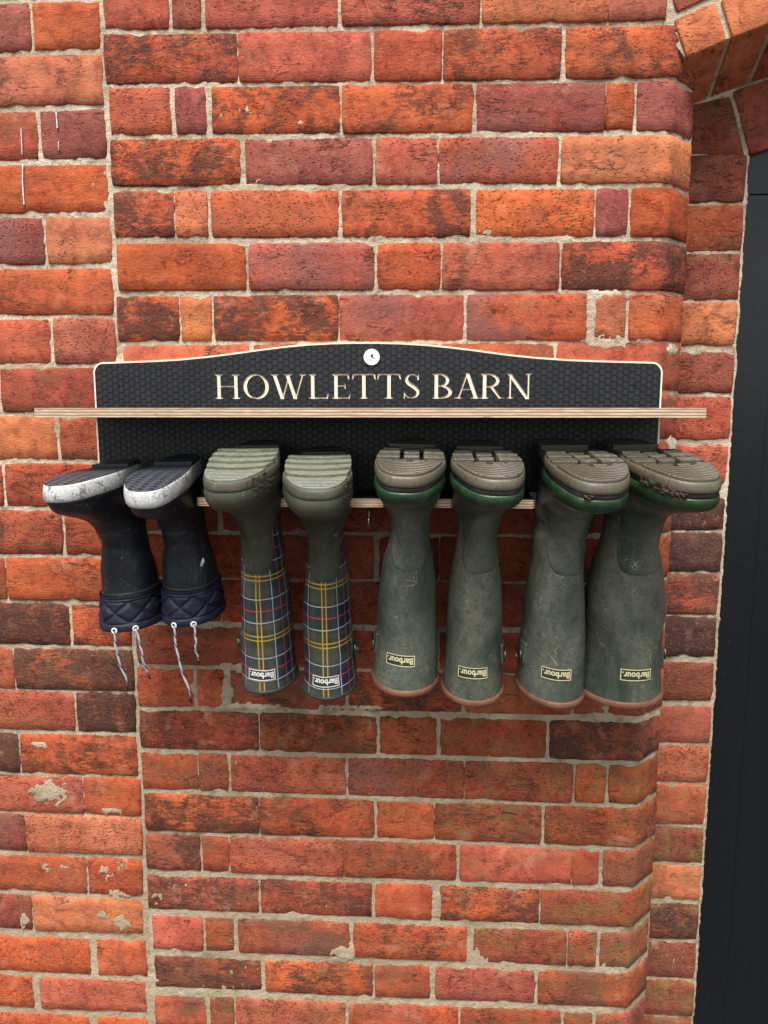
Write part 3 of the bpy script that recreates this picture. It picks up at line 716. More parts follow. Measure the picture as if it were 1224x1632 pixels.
outline = [(left_x, ZLOW), (right_x, ZLOW)] + corner(right_x - rc, tp[-1][1] - rc, rc, 0, 80) + tp[::-1][1:-1] + corner(left_x + rc, tp[0][1] - rc, rc, 100, 180)
def inset(poly, d):
    out = []; n = len(poly)
    for i in range(n):
        a, b, c = Vector(poly[i - 1]), Vector(poly[i]), Vector(poly[(i + 1) % n])
        e1 = (b - a).normalized(); e2 = (c - b).normalized(); n1 = Vector((-e1.y, e1.x)); n2 = Vector((-e2.y, e2.x)); m = (n1 + n2)
        m = m / max(0.3, m.dot(n1)) if m.length > 1e-6 else n1
        out.append(tuple(b + m * d))
    return out
inner = inset(outline, 0.0032)

# serif capitals, cap height 1
def stroke(path, wd):
    L_, Rr = [], []
    for i, p in enumerate(path):
        a = Vector(path[max(0, i - 1)]); b = Vector(path[min(len(path) - 1, i + 1)]); t = (b - a).normalized(); n = Vector((-t.y, t.x)); w_ = wd[i] / 2
        L_.append(tuple(Vector(p) + n * w_)); Rr.append(tuple(Vector(p) - n * w_))
    return L_ + Rr[::-1]
def stem(x, w_=0.145, sb=0.10, st=0.10, h0=0.0, h1=1.0):
    P = [[(x, h0), (x + w_, h0), (x + w_, h1), (x, h1)]]
    if sb: P.append([(x - sb, 0), (x + w_ + sb, 0), (x + w_ + sb, .034), (x + w_ - .005, .085), (x + .005, .085), (x - sb, .034)])
    if st: P.append([(x - st, 1), (x - st, .966), (x + .005, .915), (x + w_ - .005, .915), (x + w_ + st, .966), (x + w_ + st, 1)])
    return P
def dia(x0, y0, x1, y1, w_): return [[(x0 - w_ / 2, y0), (x0 + w_ / 2, y0), (x1 + w_ / 2, y1), (x1 - w_ / 2, y1)]]
def tserif(xa, xb): return [[(xa, 1), (xa, .968), ((xa + xb) / 2 - .06, .925), ((xa + xb) / 2 + .06, .925), (xb, .968), (xb, 1)]]
def bserif(xa, xb): return [[(xa, 0), (xb, 0), (xb, .032), ((xa + xb) / 2 + .06, .075), ((xa + xb) / 2 - .06, .075), (xa, .032)]]
def bowl(x0, y0, y1, rx, thick, thin=.05, n=16):
    P, W = [], []; cy = (y0 + y1) / 2; ry = (y1 - y0) / 2
    P.append((x0, y0)); W.append(thin)
    for i in range(n + 1):
        a = -math.pi / 2 + math.pi * i / n; P.append((x0 + .12 + rx * math.cos(a), cy + ry * math.sin(a))); W.append(thin + (thick - thin) * max(0, math.cos(a)) ** 1.3)
    P.append((x0, y1)); W.append(thin); return [stroke(P, W)]
def ringO(cx, cy, rx, ry):
    out = []
    for h in (0, 1):
        P, W = [], []
        for i in range(25):
            a = math.pi * h - math.pi / 2 + math.pi * i / 24 + (0.02 if i == 24 else 0); P.append((cx + rx * math.cos(a), cy + ry * math.sin(a))); W.append(.055 + .10 * abs(math.cos(a + .22)) ** 1.4)
        out.append(stroke(P, W))
    return out
def glyph(ch):
    if ch == 'H': return stem(.12) + stem(.83) + [[(.2, .475), (.9, .475), (.9, .53), (.2, .53)]]
    if ch == 'O': return ringO(.53, .5, .455, .475)
    if ch == 'W': return dia(.17, 1, .50, -.01, .15) + dia(.50, -.01, .80, 1, .06) + dia(.70, 1, 1.04, -.01, .15) + dia(1.04, -.01, 1.35, 1, .06) + tserif(0, .36) + tserif(.56, .94) + tserif(1.21, 1.49)
    if ch == 'L': return stem(.13) + [[(.2, 0), (.82, 0), (.87, .25), (.835, .25), (.75, .06), (.2, .06)]]
    if ch == 'E': return stem(.12, st=.10) + [[(.2, 0), (.75, 0), (.81, .22), (.775, .22), (.69, .055), (.2, .055)], [(.2, 1), (.72, 1), (.74, .79), (.705, .79), (.65, .945), (.2, .945)], [(.2, .49), (.55, .49), (.55, .40), (.585, .40), (.585, .64), (.55, .64), (.55, .545), (.2, .545)]]
    if ch == 'T': return stem(.41, st=0) + [[(.03, 1), (.94, 1), (.97, .77), (.935, .77), (.87, .945), (.10, .945), (.035, .77), (0, .77)]]
    if ch == 'S':
        P = [(.60, .76), (.585, .86), (.50, .945), (.36, .972), (.21, .93), (.135, .82), (.15, .70), (.24, .60), (.37, .52), (.50, .43), (.59, .33), (.60, .22), (.53, .10), (.38, .03), (.22, .045), (.11, .13), (.06, .25)]
        W = [.035, .045, .05, .055, .085, .115, .14, .15, .155, .15, .14, .115, .085, .055, .05, .045, .035]
        return [stroke(P, W), [(.575, .74), (.63, .74), (.64, 1.0), (.605, 1.0)], [(.025, 0), (.06, 0), (.09, .28), (.035, .28)]]
    if ch == 'B': return stem(.12, sb=.10, st=.10) + bowl(.2, .505, .973, .33, .135) + bowl(.2, .027, .515, .44, .145)
    if ch == 'A': return dia(.17, 0, .53, 1.03, .06) + dia(.52, 1.03, .89, 0, .155) + [[(.27, .345), (.78, .345), (.78, .395), (.27, .395)]] + bserif(0, .32) + bserif(.66, 1.06)
    if ch == 'R': return stem(.14, sb=.10, st=.10) + bowl(.2, .47, .973, .42, .14) + [[(.40, .50), (.54, .50), (.86, .06), (1.02, .032), (1.02, 0), (.80, 0)]]
    if ch == 'N': return stem(.145, .06, sb=.11, st=0) + stem(.87, .06, sb=0, st=.11) + dia(.13, 1, .88, -.02, .17) + [[(0, 1), (0, .968), (.12, .93), (.2, .93), (.21, 1)]]
LX = [341.5, 387.8, 430.8, 490.4, 527.9, 561.0, 601.0, 642.5, 687.7, 723.9, 763.8, 806.2]
base_z = px(600, 635.3, -BT).z; CAP = px(600, 595.6, -BT).z - base_z
letters = []                                               # polygons in board coordinates, grouped with a box
for ch, lx in zip('HOWLETTSBARN', LX):
    x0 = px(lx, 615, -BT).x
    polys = [[(x0 + p[0] * CAP, base_z + p[1] * CAP) for p in g] for g in glyph(ch)]
    xs = [p[0] for g in polys for p in g]; zs = [p[1] for g in polys for p in g]
    letters.append((polys, (min(xs), max(xs), min(zs), max(zs))))
def inletter(c):
    for polys, (a, b, d, e) in letters:
        if a <= c[0] <= b and d <= c[1] <= e:
            for g in polys:
                if inpoly(c, g): return True
    return False
allp = [g for polys, _ in letters for g in polys]
bput = lambda x, z, d: (x - rl.x, d - rl.y, z - rl.z)
V2, F2 = region([outline], lambda c: inpoly(c, outline)); V, F = extrude2d(V2, F2, bput, -BT + 0.0014, 0.002)
fix(mesh('back_board', V, F, CARVED, rack))
V2, F2 = region([outline] + allp, lambda c: inpoly(c, outline) and not inletter(c)); V, F = extrude2d(V2, F2, bput, -BT + 0.0006, -BT + 0.0014, back=False)
fix(mesh('face_ply', V, F, CARVED, rack))
V2, F2 = region([inner] + allp, lambda c: inpoly(c, inner) and not inletter(c)); V, F = extrude2d(V2, F2, bput, -BT, -BT + 0.0006, back=False)
fix(mesh('black_facing', V, F, FILM, rack))
# hexagon tread of the facing: thousands of small raised pads, clipped by the routed letters
HP = 0.0121; V, F = [], []; cx_n = int((right_x - left_x) / (HP * .866)) + 2; prof = outline
ztop = max(p[1] for p in outline)
for i in range(cx_n):
    cx = left_x + i * HP * .866
    for j in range(int((ztop - ZLOW) / HP) + 2):
        cz = ZLOW + (j + 0.5 * (i % 2)) * HP
        hx = [(cx + HP * .5 * math.cos(R(60 * k)) * .98, cz + HP * .5 * math.sin(R(60 * k)) * .98) for k in range(6)]
        ins = [inpoly(h, inner) for h in hx]
        if not any(ins): continue
        near = [polys for polys, (a, b, d, e) in letters if a - HP < cx < b + HP and d - HP < cz < e + HP]
        if all(ins) and not near:
            b0 = len(V); hi = [(cx + (h[0] - cx) * .9, cz + (h[1] - cz) * .9) for h in hx]
            V += [bput(h[0], h[1], -BT - 0.0007) for h in hi] + [bput(h[0], h[1], -BT + 0.0002) for h in hx]
            F.append(tuple(b0 + k for k in range(6))); F += [(b0 + (k + 1) % 6, b0 + k, b0 + 6 + k, b0 + 6 + (k + 1) % 6) for k in range(6)]
        else:
            hp = [(cx + (h[0] - cx) * .95, cz + (h[1] - cz) * .95) for h in hx]
            pl = [hp] + ([inner] if not all(ins) else []) + [g for polys in near for g in polys]
            v2, f2 = region(pl, lambda c: inpoly(c, hp) and inpoly(c, inner) and not inletter(c))
            if not f2: continue
            v3, f3 = extrude2d(v2, f2, bput, -BT - 0.0006, -BT + 0.0002, back=False); b0 = len(V); V += v3; F += [tuple(b0 + q for q in f) for f in f3]
o = mesh('hexagon_tread', V, F, PAD, rack); o['kind'] = 'stuff'
# shelves
def ply_box(name, pl, z0, z1, org):
    V2, F2 = region([pl], lambda c: inpoly(c, pl)); V, F = extrude2d(V2, F2, lambda x, y, d: (x - org.x, y - org.y, d - org.z), z1, z0)
    o = mesh(name, V, F, [PLY, FILM], rack); fix(o)
    for p in o.data.polygons: p.material_index = 1 if abs(p.normal.z) > 0.7 else 0
    o.location = org - rl; return o
xs0, xs1 = px(55, 657, -0.235).x, px(1125.5, 660, -0.235).x
ply_box('top_shelf', [(xs0, -0.235), (xs1, -0.235), (xs1, -BT - 0.0002), (xs0, -BT - 0.0002)], CAMZ - 0.0125, CAMZ + 0.0022, Vector((0, -0.12, CAMZ - 0.005)))
# lower shelf with an open slot for each ankle
ANK = [(196, 832, .042), (291, 832, .040), (416, 838, .040), (518, 842, .038), (653, 832, .040), (759, 836, .042), (893, 836, .050), (1003, 836, .052)]
yf = -0.172; xl0, xl1 = px(128, 800, yf).x, px(1085, 800, yf).x
pl = [(xl0, -BT - 0.0002), (xl0, yf)]
for (ax, ay, hw) in ANK:
    c = px(ax, ay, -0.125).x
    pl += [(c - hw - 0.004, yf), (c - hw, yf + 0.006), (c - hw, -0.075)] + [(c - hw * math.cos(R(a)), -0.075 + 0.035 * math.sin(R(a))) for a in range(30, 180, 30)] + [(c + hw, -0.075), (c + hw, yf + 0.006), (c + hw + 0.004, yf)]
pl += [(xl1, yf), (xl1, -BT - 0.0002)]
ply_box('slotted_shelf', pl[::-1], CAMZ - 0.1628, CAMZ - 0.1485, Vector((0, -0.1, CAMZ - 0.156)))
# enamel badge, screws, hanging hook
def disc(name, c, r, th, mat, n=28, par=rack, org=rl):
    V = [(c.x + r * math.cos(2 * math.pi * k / n), c.y - th, c.z + r * math.sin(2 * math.pi * k / n)) for k in range(n)] + [(c.x + r * math.cos(2 * math.pi * k / n), c.y, c.z + r * math.sin(2 * math.pi * k / n)) for k in range(n)]
    F = [tuple(range(n)), tuple(range(2 * n - 1, n - 1, -1))] + [(k, n + k, n + (k + 1) % n, (k + 1) % n) for k in range(n)]
    return fix(mesh(name, [Vector(v) - org for v in V], F, mat, par), min(0.0006, th * .3))
bc = px(592.5, 569.3, -BT - .001); badge = disc('badge', bc, 0.0148, 0.0026, ENAMEL)
def flat(name, pts, c, y, mat, par, org):
    f = lambda p: (c.x + p[0], c.z + p[1]); q = [f(p) for p in pts]
    V2, F2 = region([q], lambda cc: inpoly(cc, q)); V, F = extrude2d(V2, F2, lambda x, z, d: (x - org.x, d - org.y, z - org.z), y - 0.0003, y + 0.0002)
    return fix(mesh(name, V, F, mat, par))
by = bc.y - 0.0026
flat('emblem', [(-.0018, .0018), (-.0014, .0046), (-.0002, .0058), (.0008, .0050), (.0024, .0054), (.0030, .0040), (.0022, .0022), (.0030, .0004), (.0010, -.0006), (-.0012, .0002)], bc, by, INK, badge, rl)
flat('emblem', [(-.0004, -.0002), (.0028, .0003), (.0056, -.0020), (.0040, -.0036), (.0012, -.0030)], bc, by, AMBER, badge, rl)
flat('emblem', [(-.0052, -.0040), (-.0046, -.0034), (.0002, -.0058), (-.0002, -.0064)], bc, by, INK, badge, rl)
for (sx, sy) in ((188, 613.5), (417, 614), (765, 615), (1012.5, 612)): disc('screw', px(sx, sy, -BT - .0007), 0.0034, 0.0009, FILM if sx != 417 else FILM, 14)
hc = px(588, 812, -0.14); hz = CAMZ - 0.1626
hp = [(hc.x, -0.14, hz), (hc.x, -0.14, hz - 0.016), (hc.x + .0005, -0.141, hz - 0.026), (hc.x + .001, -0.146, hz - 0.034), (hc.x + .001, -0.152, hz - 0.036), (hc.x + .001, -0.157, hz - 0.031), (hc.x + .001, -0.158, hz - 0.022)]
V, F = tube([Vector(p) - rl for p in hp], [.0030, .0030, .0026, .0026, .0026, .0024, .0018], 8); mesh('hook', V, F, METAL, rack, smooth=True)
V, F = tube([Vector((hc.x - .010, -0.14, hz - .0006)) - rl, Vector((hc.x + .010, -0.14, hz - .0006)) - rl], .0024, 6); mesh('hook_plate', V, F, METAL, rack, smooth=True)

# ------------------------------------------------------------------ boots
def catmull(xs, ks, q):
    """smooth interpolation of key rows ks at parameters xs"""
    xs = np.asarray(xs, float); ks = np.asarray(ks, float); n = len(xs)
    q = np.clip(q, xs[0], xs[-1]); i = np.clip(np.searchsorted(xs, q, side='right') - 1, 0, n - 2)
    m = np.zeros_like(ks); m[1:-1] = (ks[2:] - ks[:-2]) / (xs[2:] - xs[:-2])[:, None]; m[0] = (ks[1] - ks[0]) / (xs[1] - xs[0]); m[-1] = (ks[-1] - ks[-2]) / (xs[-1] - xs[-2])
    h = (xs[i + 1] - xs[i]); t = (q - xs[i]) / h; t = t[..., None]; h = h[..., None]
    return (2 * t**3 - 3 * t**2 + 1) * ks[i] + (t**3 - 2 * t**2 + t) * h * m[i] + (-2 * t**3 + 3 * t**2) * ks[i + 1] + (t**3 - t**2) * h * m[i + 1]

class Boot:
    """surface of a boot, sole at z = 0, toe towards +Y; mapped upside down (x, Yank - Y, -z) on the rack"""
    def __init__(s, L, W, H, side, spring, ankle=1.0, shaft=1.0, seed=0, cap=1.0, low=False):
        s.L, s.H, s.side, s.spring, s.seed = L, H, side, spring, seed; s.Ya = 0.075 * L / 0.285
        l = L / 0.285; c = cap
        # z, front, back, half width, foot shape
        K = [(0.000, .283*l, .002*l, .0500*W, 1), (0.022*c, .286*l, .000, .0515*W, 1), (0.040*c, .282*l, .000, .0510*W, 1), (0.053*c, .271*l, .001*l, .0490*W, 1), (0.063*c, .252*l, .002*l, .0475*W, 1),
             (0.073*c, .225*l, .003*l, .0465*W, .95), (0.083*c, .196*l, .005*l, .0445*W, .85), (0.094*c, .171*l, .007*l, .0415*W, .65), (0.110*c, .151*l, .010*l, .0385*ankle, .35), (0.132*c, .139*l, .013*l, .0362*ankle, .1),
             (0.160*c, .134*l, .013*l, .0368*ankle, 0), (0.20*c, .136*l, .008*l, .0415*shaft, 0), (0.255*c, .142*l, .000*l, .0480*shaft, 0), (0.315, .147*l, -.006*l, .0530*shaft, 0), (0.38, .150*l, -.010*l, .0560*shaft, 0)]
        if low: K[-4:] = [k[:3] + (w_ * shaft, 0) for k, w_ in zip(K[-4:], (.0465, .0500, .0515, .0520))]
        zs = [k[0] for k in K]; zs[-1] = H; zs[-2] = max(zs[-3] + 0.02, H - 0.062)
        s.zs = zs; s.K = [(k[1], k[2], k[3], k[4]) for k in K]
    def at(s, th, z, off=0.0, raw=False):
        th, z = np.broadcast_arrays(np.asarray(th, float), np.asarray(z, float))
        k = catmull(s.zs, s.K, z); yf, yb, hw, fs = [k[..., i] for i in range(4)]; fs = np.clip(fs, 0, 1)
        t = (1 - np.cos(th)) / 2; sn = np.sin(th)
        wm = np.interp(t, [0, .10, .22, .40, .55, .70, .82, .93, 1], [.80, .76, .735, .76, .91, 1.0, 1.0, 1.02, 1.02])
        fp = np.abs(sn) ** 0.70 * wm; ep = np.abs(sn)
        x = np.sign(sn) * hw * (fp * fs + ep * (1 - fs)); Y = yb + (yf - yb) * t
        x = x - s.side * fs * 0.010 * np.clip((t - .45) / .55, 0, 1) ** 2
        wr = np.clip((z - .10) / .05, 0, 1) * (1 - np.clip((z - s.H + .03) / .03, 0, 1))
        bul = (fbm(th * 1.1 + s.seed * 3.1, z * 14 + th * 0, 1.0, 3, s.seed) - .5) * .007 * wr
        cr = np.exp(-((z - .125 - .02 * np.cos(th * 1.0 + s.seed)) / .006) ** 2) * .0022 + np.exp(-((z - .150 - .012 * np.sin(th + s.seed)) / .006) ** 2) * .0016
        o = off + bul - cr * (.6 + .4 * np.cos(th - np.pi))
        nx, ny = np.sign(sn) * np.abs(sn), -np.cos(th)
        el = (yf - yb) / np.maximum(hw, 1e-4) / 2; nx = nx * np.where(fs > .5, 1, np.minimum(el, 1.6)); nl = np.sqrt(nx * nx + ny * ny) + 1e-9
        x = x + nx / nl * o; Y = Y + ny / nl * o
        zz = z + s.spring * np.clip((Y - .50 * s.L) / (.50 * s.L), 0, 1.1) ** 2 * np.clip(1.6 - z / .08, 0, 1)
        return np.stack([x, s.Ya - Y, -zz], -1)
    def arc(s, z):
        th = np.linspace(0, 2 * np.pi, 361); p = s.at(th, z); d = np.concatenate([[0], np.cumsum(np.linalg.norm(np.diff(p, axis=0), axis=1))])
        return th, d - np.interp(np.pi, th, d)
    def wrap(s, th0, z0, ab, off):
        th, d = s.arc(z0); d0 = np.interp(th0, th, d); ab = np.asarray(ab, float)
        return s.at(np.interp(d0 + ab[:, 0], d, th), z0 + ab[:, 1], off)

NU = 72
def grid_faces(rows, cols, closed=True, base=0, flip=False):
    F = []
    for r in range(rows - 1):
        for c in range(cols if closed else cols - 1):
            a, b = base + r * cols + c, base + r * cols + (c + 1) % cols; f = (a, b, b + cols, a + cols); F.append(f[::-1] if flip else f)
    return F
TH = np.arange(NU) / NU * 2 * np.pi
def loft(b, name, zoff, mat, par, uv=False):
    """zoff: list of (z or array over theta, offset) rows"""
    V = []; UV = []; th, d = b.arc(b.H * .8)
    for (z, off) in zoff:
        p = b.at(TH, np.zeros(NU) + z, off); V.append(p); UV.append(np.stack([np.interp(TH, th, d) , np.zeros(NU) + z], -1))
    V = np.concatenate(V); 
    if uv:                                           # repeat the first column so the weave does not wrap through one face
        V = []; UV = []
        T2 = np.linspace(0, 2 * np.pi, NU + 1)
        for (z, off) in zoff: V.append(b.at(T2, np.zeros(NU + 1) + z, off)); UV.append(np.stack([np.interp(T2, th, d), np.zeros(NU + 1) + z], -1))
        return mesh(name, np.concatenate(V).tolist(), grid_faces(len(zoff), NU + 1, False), mat, par, True, uv=np.concatenate(UV))
    return mesh(name, V.tolist(), grid_faces(len(zoff), NU), mat, par, True)
def band(b, name, z0, z1, off, mat, par, rows=4, bulge=0.0, lip=0.003):
    R_ = [(z0 + .0004, off - lip), (z0, off - .0008)]
    R_ += [(z0 + (z1 - z0) * (i + .5) / rows, off + bulge * math.sin(math.pi * (i + .5) / rows)) for i in range(rows)]
    R_ += [(z1, off - .0008), (z1 - .0004, off - lip)]
    return loft(b, name, R_, mat, par)
def sole_pts(b, insetd=0.0):
    p = b.at(TH, np.zeros(NU), -insetd); return [(q[0], b.Ya - q[1]) for q in p]      # plan (x, Y)
def clipY(poly, y0, y1):
    def cut(pl, y, keep_above):
        out = []
        for i in range(len(pl)):
            a, c = pl[i - 1], pl[i]; ia = (a[1] >= y) == keep_above; ic = (c[1] >= y) == keep_above
            if ia != ic: t = (y - a[1]) / (c[1] - a[1]); out.append((a[0] + (c[0] - a[0]) * t, y))
            if ic: out.append(c)
        return out
    return cut(cut(poly, y0, True), y1, False)
def slab(b, name, poly, d0, d1, mat, par, bev=0.0012, sub=None):
    """tread piece: plan polygon, standing from depth d1 (in the sole) out to d0 (proud, negative = above the sole plane)"""
    if len(poly) < 3: return
    q = [p for i, p in enumerate(poly) if (Vector(p) - Vector(poly[i - 1])).length > 2e-4]
    if sub:                                             # extra points so long pieces follow the toe spring
        pass
    V2, F2 = region([q], lambda c: inpoly(c, q))
    sp = lambda Y: b.spring * max(0, min(1.1, (Y - .50 * b.L) / (.50 * b.L))) ** 2 * 1.0
    V, F = extrude2d(V2, F2, lambda x, Y, d: (x, b.Ya - Y, -(d + sp(Y) * 1.0)), d0, d1)
    o = mesh(name, V, F, mat, par); fix(o)
    bm = bmesh.new(); bm.from_mesh(o.data); bmesh.ops.dissolve_limit(bm, angle_limit=0.03, verts=bm.verts, edges=bm.edges); bm.to_mesh(o.data); bm.free()
    return fix(o, bev, 2)
def cap_floor(b, name, z, off, mat, par, n=26):
    """bottom face of the sole following the toe spring: strips across the foot"""
    L_ = b.L; V = []; F = []
    th = np.linspace(0.02, np.pi - 0.02, n)
    a = b.at(th, np.zeros(n) + z, off); c = b.at(2 * np.pi - th, np.zeros(n) + z, off)
    for i in range(n): 
        for k in range(5): V.append((a[i] * (1 - k / 4) + c[i] * k / 4).tolist())
    F = grid_faces(n, 5, False)
    return mesh(name, V, F, mat, par, True)
def text_mesh(body, size, bold=0.0):
    cu = bpy.data.curves.new('t', 'FONT'); cu.body = body; cu.size = size; cu.align_x = 'CENTER'; cu.align_y = 'CENTER'; cu.offset = bold; cu.resolution_u = 3
    ob = bpy.data.objects.new('t', cu); C.objects.link(ob); bpy.context.view_layer.update()
    me = bpy.data.meshes.new_from_object(ob.evaluated_get(bpy.context.evaluated_depsgraph_get()))
    V = np.array([v.co[:2] for v in me.vertices]); F = [tuple(p.vertices) for p in me.polygons]
    bpy.data.objects.remove(ob); bpy.data.curves.remove(cu); bpy.data.meshes.remove(me); return V, F
TXT = text_mesh('Barbour.', 1.0, 0.030)
def logo(b, par, th0, z0, wd, hd, ink, ground):
    ft = .0016
    def pg(name, a0, a1, c0, c1, off, mat, p):
        n = 10; ab = [(a0 + (a1 - a0) * i / n, c) for c in (c0, c1) for i in range(n + 1)]; V = b.wrap(th0, z0, ab, off)
        return mesh(name, V.tolist(), grid_faces(2, n + 1, False), mat, p)
    base = pg('logo_plate', -wd / 2, wd / 2, -hd / 2, hd / 2, .0008, ground, par)
    # one closed frame
    nn = 12; outr = [(-wd/2 + wd*i/nn, -hd/2) for i in range(nn)] + [(wd/2, -hd/2 + hd*i/4) for i in range(4)] + [(wd/2 - wd*i/nn, hd/2) for i in range(nn)] + [(-wd/2, hd/2 - hd*i/4) for i in range(4)]
    inn = [(a * (1 - 2 * ft / wd), c * (1 - 2 * ft / hd)) for a, c in outr]; m = len(outr)
    V = b.wrap(th0, z0, outr + inn, .0014); F = [(i, (i + 1) % m, m + (i + 1) % m, m + i) for i in range(m)]
    mesh('logo_frame', V.tolist(), F, ink, base)
    tv, tf = TXT; sc = (wd - .0062) / (tv[:, 0].max() - tv[:, 0].min()); cy = (tv[:, 1].max() + tv[:, 1].min()) / 2
    # upright on the boot, so upside down on the rack; the reader's right is the boot's -x side
    ab = np.stack([(tv[:, 0] - (tv[:, 0].max() + tv[:, 0].min()) / 2) * sc, (tv[:, 1] - cy) * sc * 1.20], -1)
    V = b.wrap(th0, z0, ab, .0015); mesh('lettering', V.tolist(), tf, ink, base)
def patch(b, name, th0, z0, wd, hd, off, th, mat, par, r=.006):
    n = 6; ab = []
    for (cx, cy, a0) in ((wd/2 - r, hd/2 - r, 0), (-wd/2 + r, hd/2 - r, 90), (-wd/2 + r, -hd/2 + r, 180), (wd/2 - r, -hd/2 + r, 270)):
        ab += [(cx + r * math.cos(R(a0 + 90 * i / 4)), cy + r * math.sin(R(a0 + 90 * i / 4))) for i in range(5)]
    m = len(ab); inn = [(a * .9, c * .94) for a, c in ab]
    A = b.wrap(th0, z0, ab, off - .002); B = b.wrap(th0, z0, ab, off + th * .7); Cc = b.wrap(th0, z0, inn, off + th); ctr = b.wrap(th0, z0, [(0, 0)], off + th)
    V = np.concatenate([A, B, Cc, ctr]); F = []
    for r_ in (0, 1): F += [(r_ * m + i, r_ * m + (i + 1) % m, (r_ + 1) * m + (i + 1) % m, (r_ + 1) * m + i) for i in range(m)]
    F += [(2 * m + i, 2 * m + (i + 1) % m, 3 * m) for i in range(m)]
    return fix(mesh(name, V.tolist(), F, mat, par, True))
def zrows(z0, z1, n): return [z0 + (z1 - z0) * i / n for i in range(n + 1)]

def place(b, root, ax, ay, yaw, pitch, roll, Yw=-0.125, zloc=0.15):
    A = px(ax, ay, Yw); M = Euler((R(pitch), R(roll), R(yaw)), 'XYZ').to_matrix()
    root.rotation_euler = (R(pitch), R(roll), R(yaw)); root.location = A - M @ Vector((0, 0, -zloc))

def body(b, root, mat, ztop, z0=.02, uv=False):
    zz = sorted(set(zrows(z0, .115, 22) + zrows(.115, ztop, 30)))
    loft(b, 'upper', [(z, 0.0) for z in zz], mat, root, uv)
    loft(b, 'lining', [(z, -.0035) for z in zrows(.13, ztop - .001, 12)][::-1], LINING, root)
def vamp(b, root, mat, ztongue, zside, z0=.03, off=.0014):
    f = (np.clip(np.cos(TH - np.pi), 0, 1)) ; lobe = np.where(f > .60, np.sqrt(np.clip(1 - ((1 - f) / .40) ** 2.2, 0, 1)), 0)
    zl = zside + (ztongue - zside) * lobe; R_ = []
    n = 30
    for i in range(n + 1): R_.append((z0 + (zl - z0) * i / n, off))
    R_.append((zl + .0006, off * .6)); R_.append((zl + .0010, -.0012))
    loft(b, 'vamp', R_, mat, root)

def green_boot(b, root, mat, lg_th, lg_z, strap_th, lugs=True):
    H = b.H
    body(b, root, mat, H - .006); vamp(b, root, mat, .205, .118)
    band(b, 'foxing', .028, .052, .0022, FOX, root, 5, .0022)
    band(b, 'midsole_strip', .0195, .0282, .0012, STRIP, root, 2, .0)
    sole = band(b, 'outsole', .0045, .0200, .0030, OLIVESOLE, root, 4, .0010, lip=.006)
    cap_floor(b, 'sole_floor', .0125, .0005, STRIP, sole)
    L_ = b.L; o1 = sole_pts(b, -.0022); o2 = sole_pts(b, .002)
    yb = .56 * L_; rc_ = .30 * L_ * .36; cyc = .735 * L_
    # toe crescent round a half-round well
    xin = lambda a: (rc_ * math.cos(a) - b.side * .003, cyc + rc_ * .62 * math.sin(a))
    ring = [p for p in o1 if p[1] >= cyc - .004]; ring.sort(key=lambda p: math.atan2(p[1] - cyc + .05, p[0]))
    cres = ring + [xin(math.pi - math.pi * i / 12) for i in range(13)]
    slab(b, 'tread_lug', cres, -.0005, .0130, OLIVESOLE, sole, .0016)
    # wedge lugs in the well
    for sg in (-1, 1):
        w0 = [(sg * .0042, cyc - .004), (sg * .0042, cyc + rc_ * .36), (sg * rc_ * .46, cyc + rc_ * .40), (sg * rc_ * .78, cyc + .004), (sg * rc_ * .78, cyc - .004)]
        slab(b, 'tread_lug', [(x - b.side * .003, y) for x, y in w0], .0022, .0130, OLIVESOLE, sole, .0018)
        # side bars behind the ball
        for k in range(3):
            y1 = cyc - .013 - k * .030; y0 = y1 - .0205
            pc = clipY(o1, y0, y1); pc = [p for p in pc]
            half = [(max(p[0], .0185) if sg > 0 else min(p[0], -.0185), p[1]) for p in pc]
            slab(b, 'tread_lug', half, -.0003 - .0010 * k, .0130, OLIVESOLE, sole, .0016)
    for k in range(3):
        y1 = cyc - .014 - k * .030; slab(b, 'tread_lug', [(-.0125, y1 - .0185), (.0125, y1 - .0185), (.0125, y1 - .003), (0, y1), (-.0125, y1 - .003)], .0003, .0130, OLIVESOLE, sole, .0016)
    for k in range(3):
        hpy = clipY(o1, .006 + k * .026, .027 + k * .026); slab(b, 'heel_lug', hpy, -.0030, .0130, OLIVESOLE, sole, .0016)
    band(b, 'rim_binding', H - .0115, H, .0024, GUM, root, 3, .0012, lip=.006)
    logo(b, root, lg_th, lg_z, .052, .0205, CREAM, PLATE)
    st = patch(b, 'side_strap', strap_th, H - .075, .030, .040, .0004, .0030, mat, root)
    V = b.wrap(strap_th, H - .070, [(-.010, -.008), (.010, -.008), (.010, .008), (-.010, .008)], .0065)
    tv, tf = tube([Vector(v) for v in V], .0015, 6, True); mesh('buckle', tv, tf, METAL, st, True)

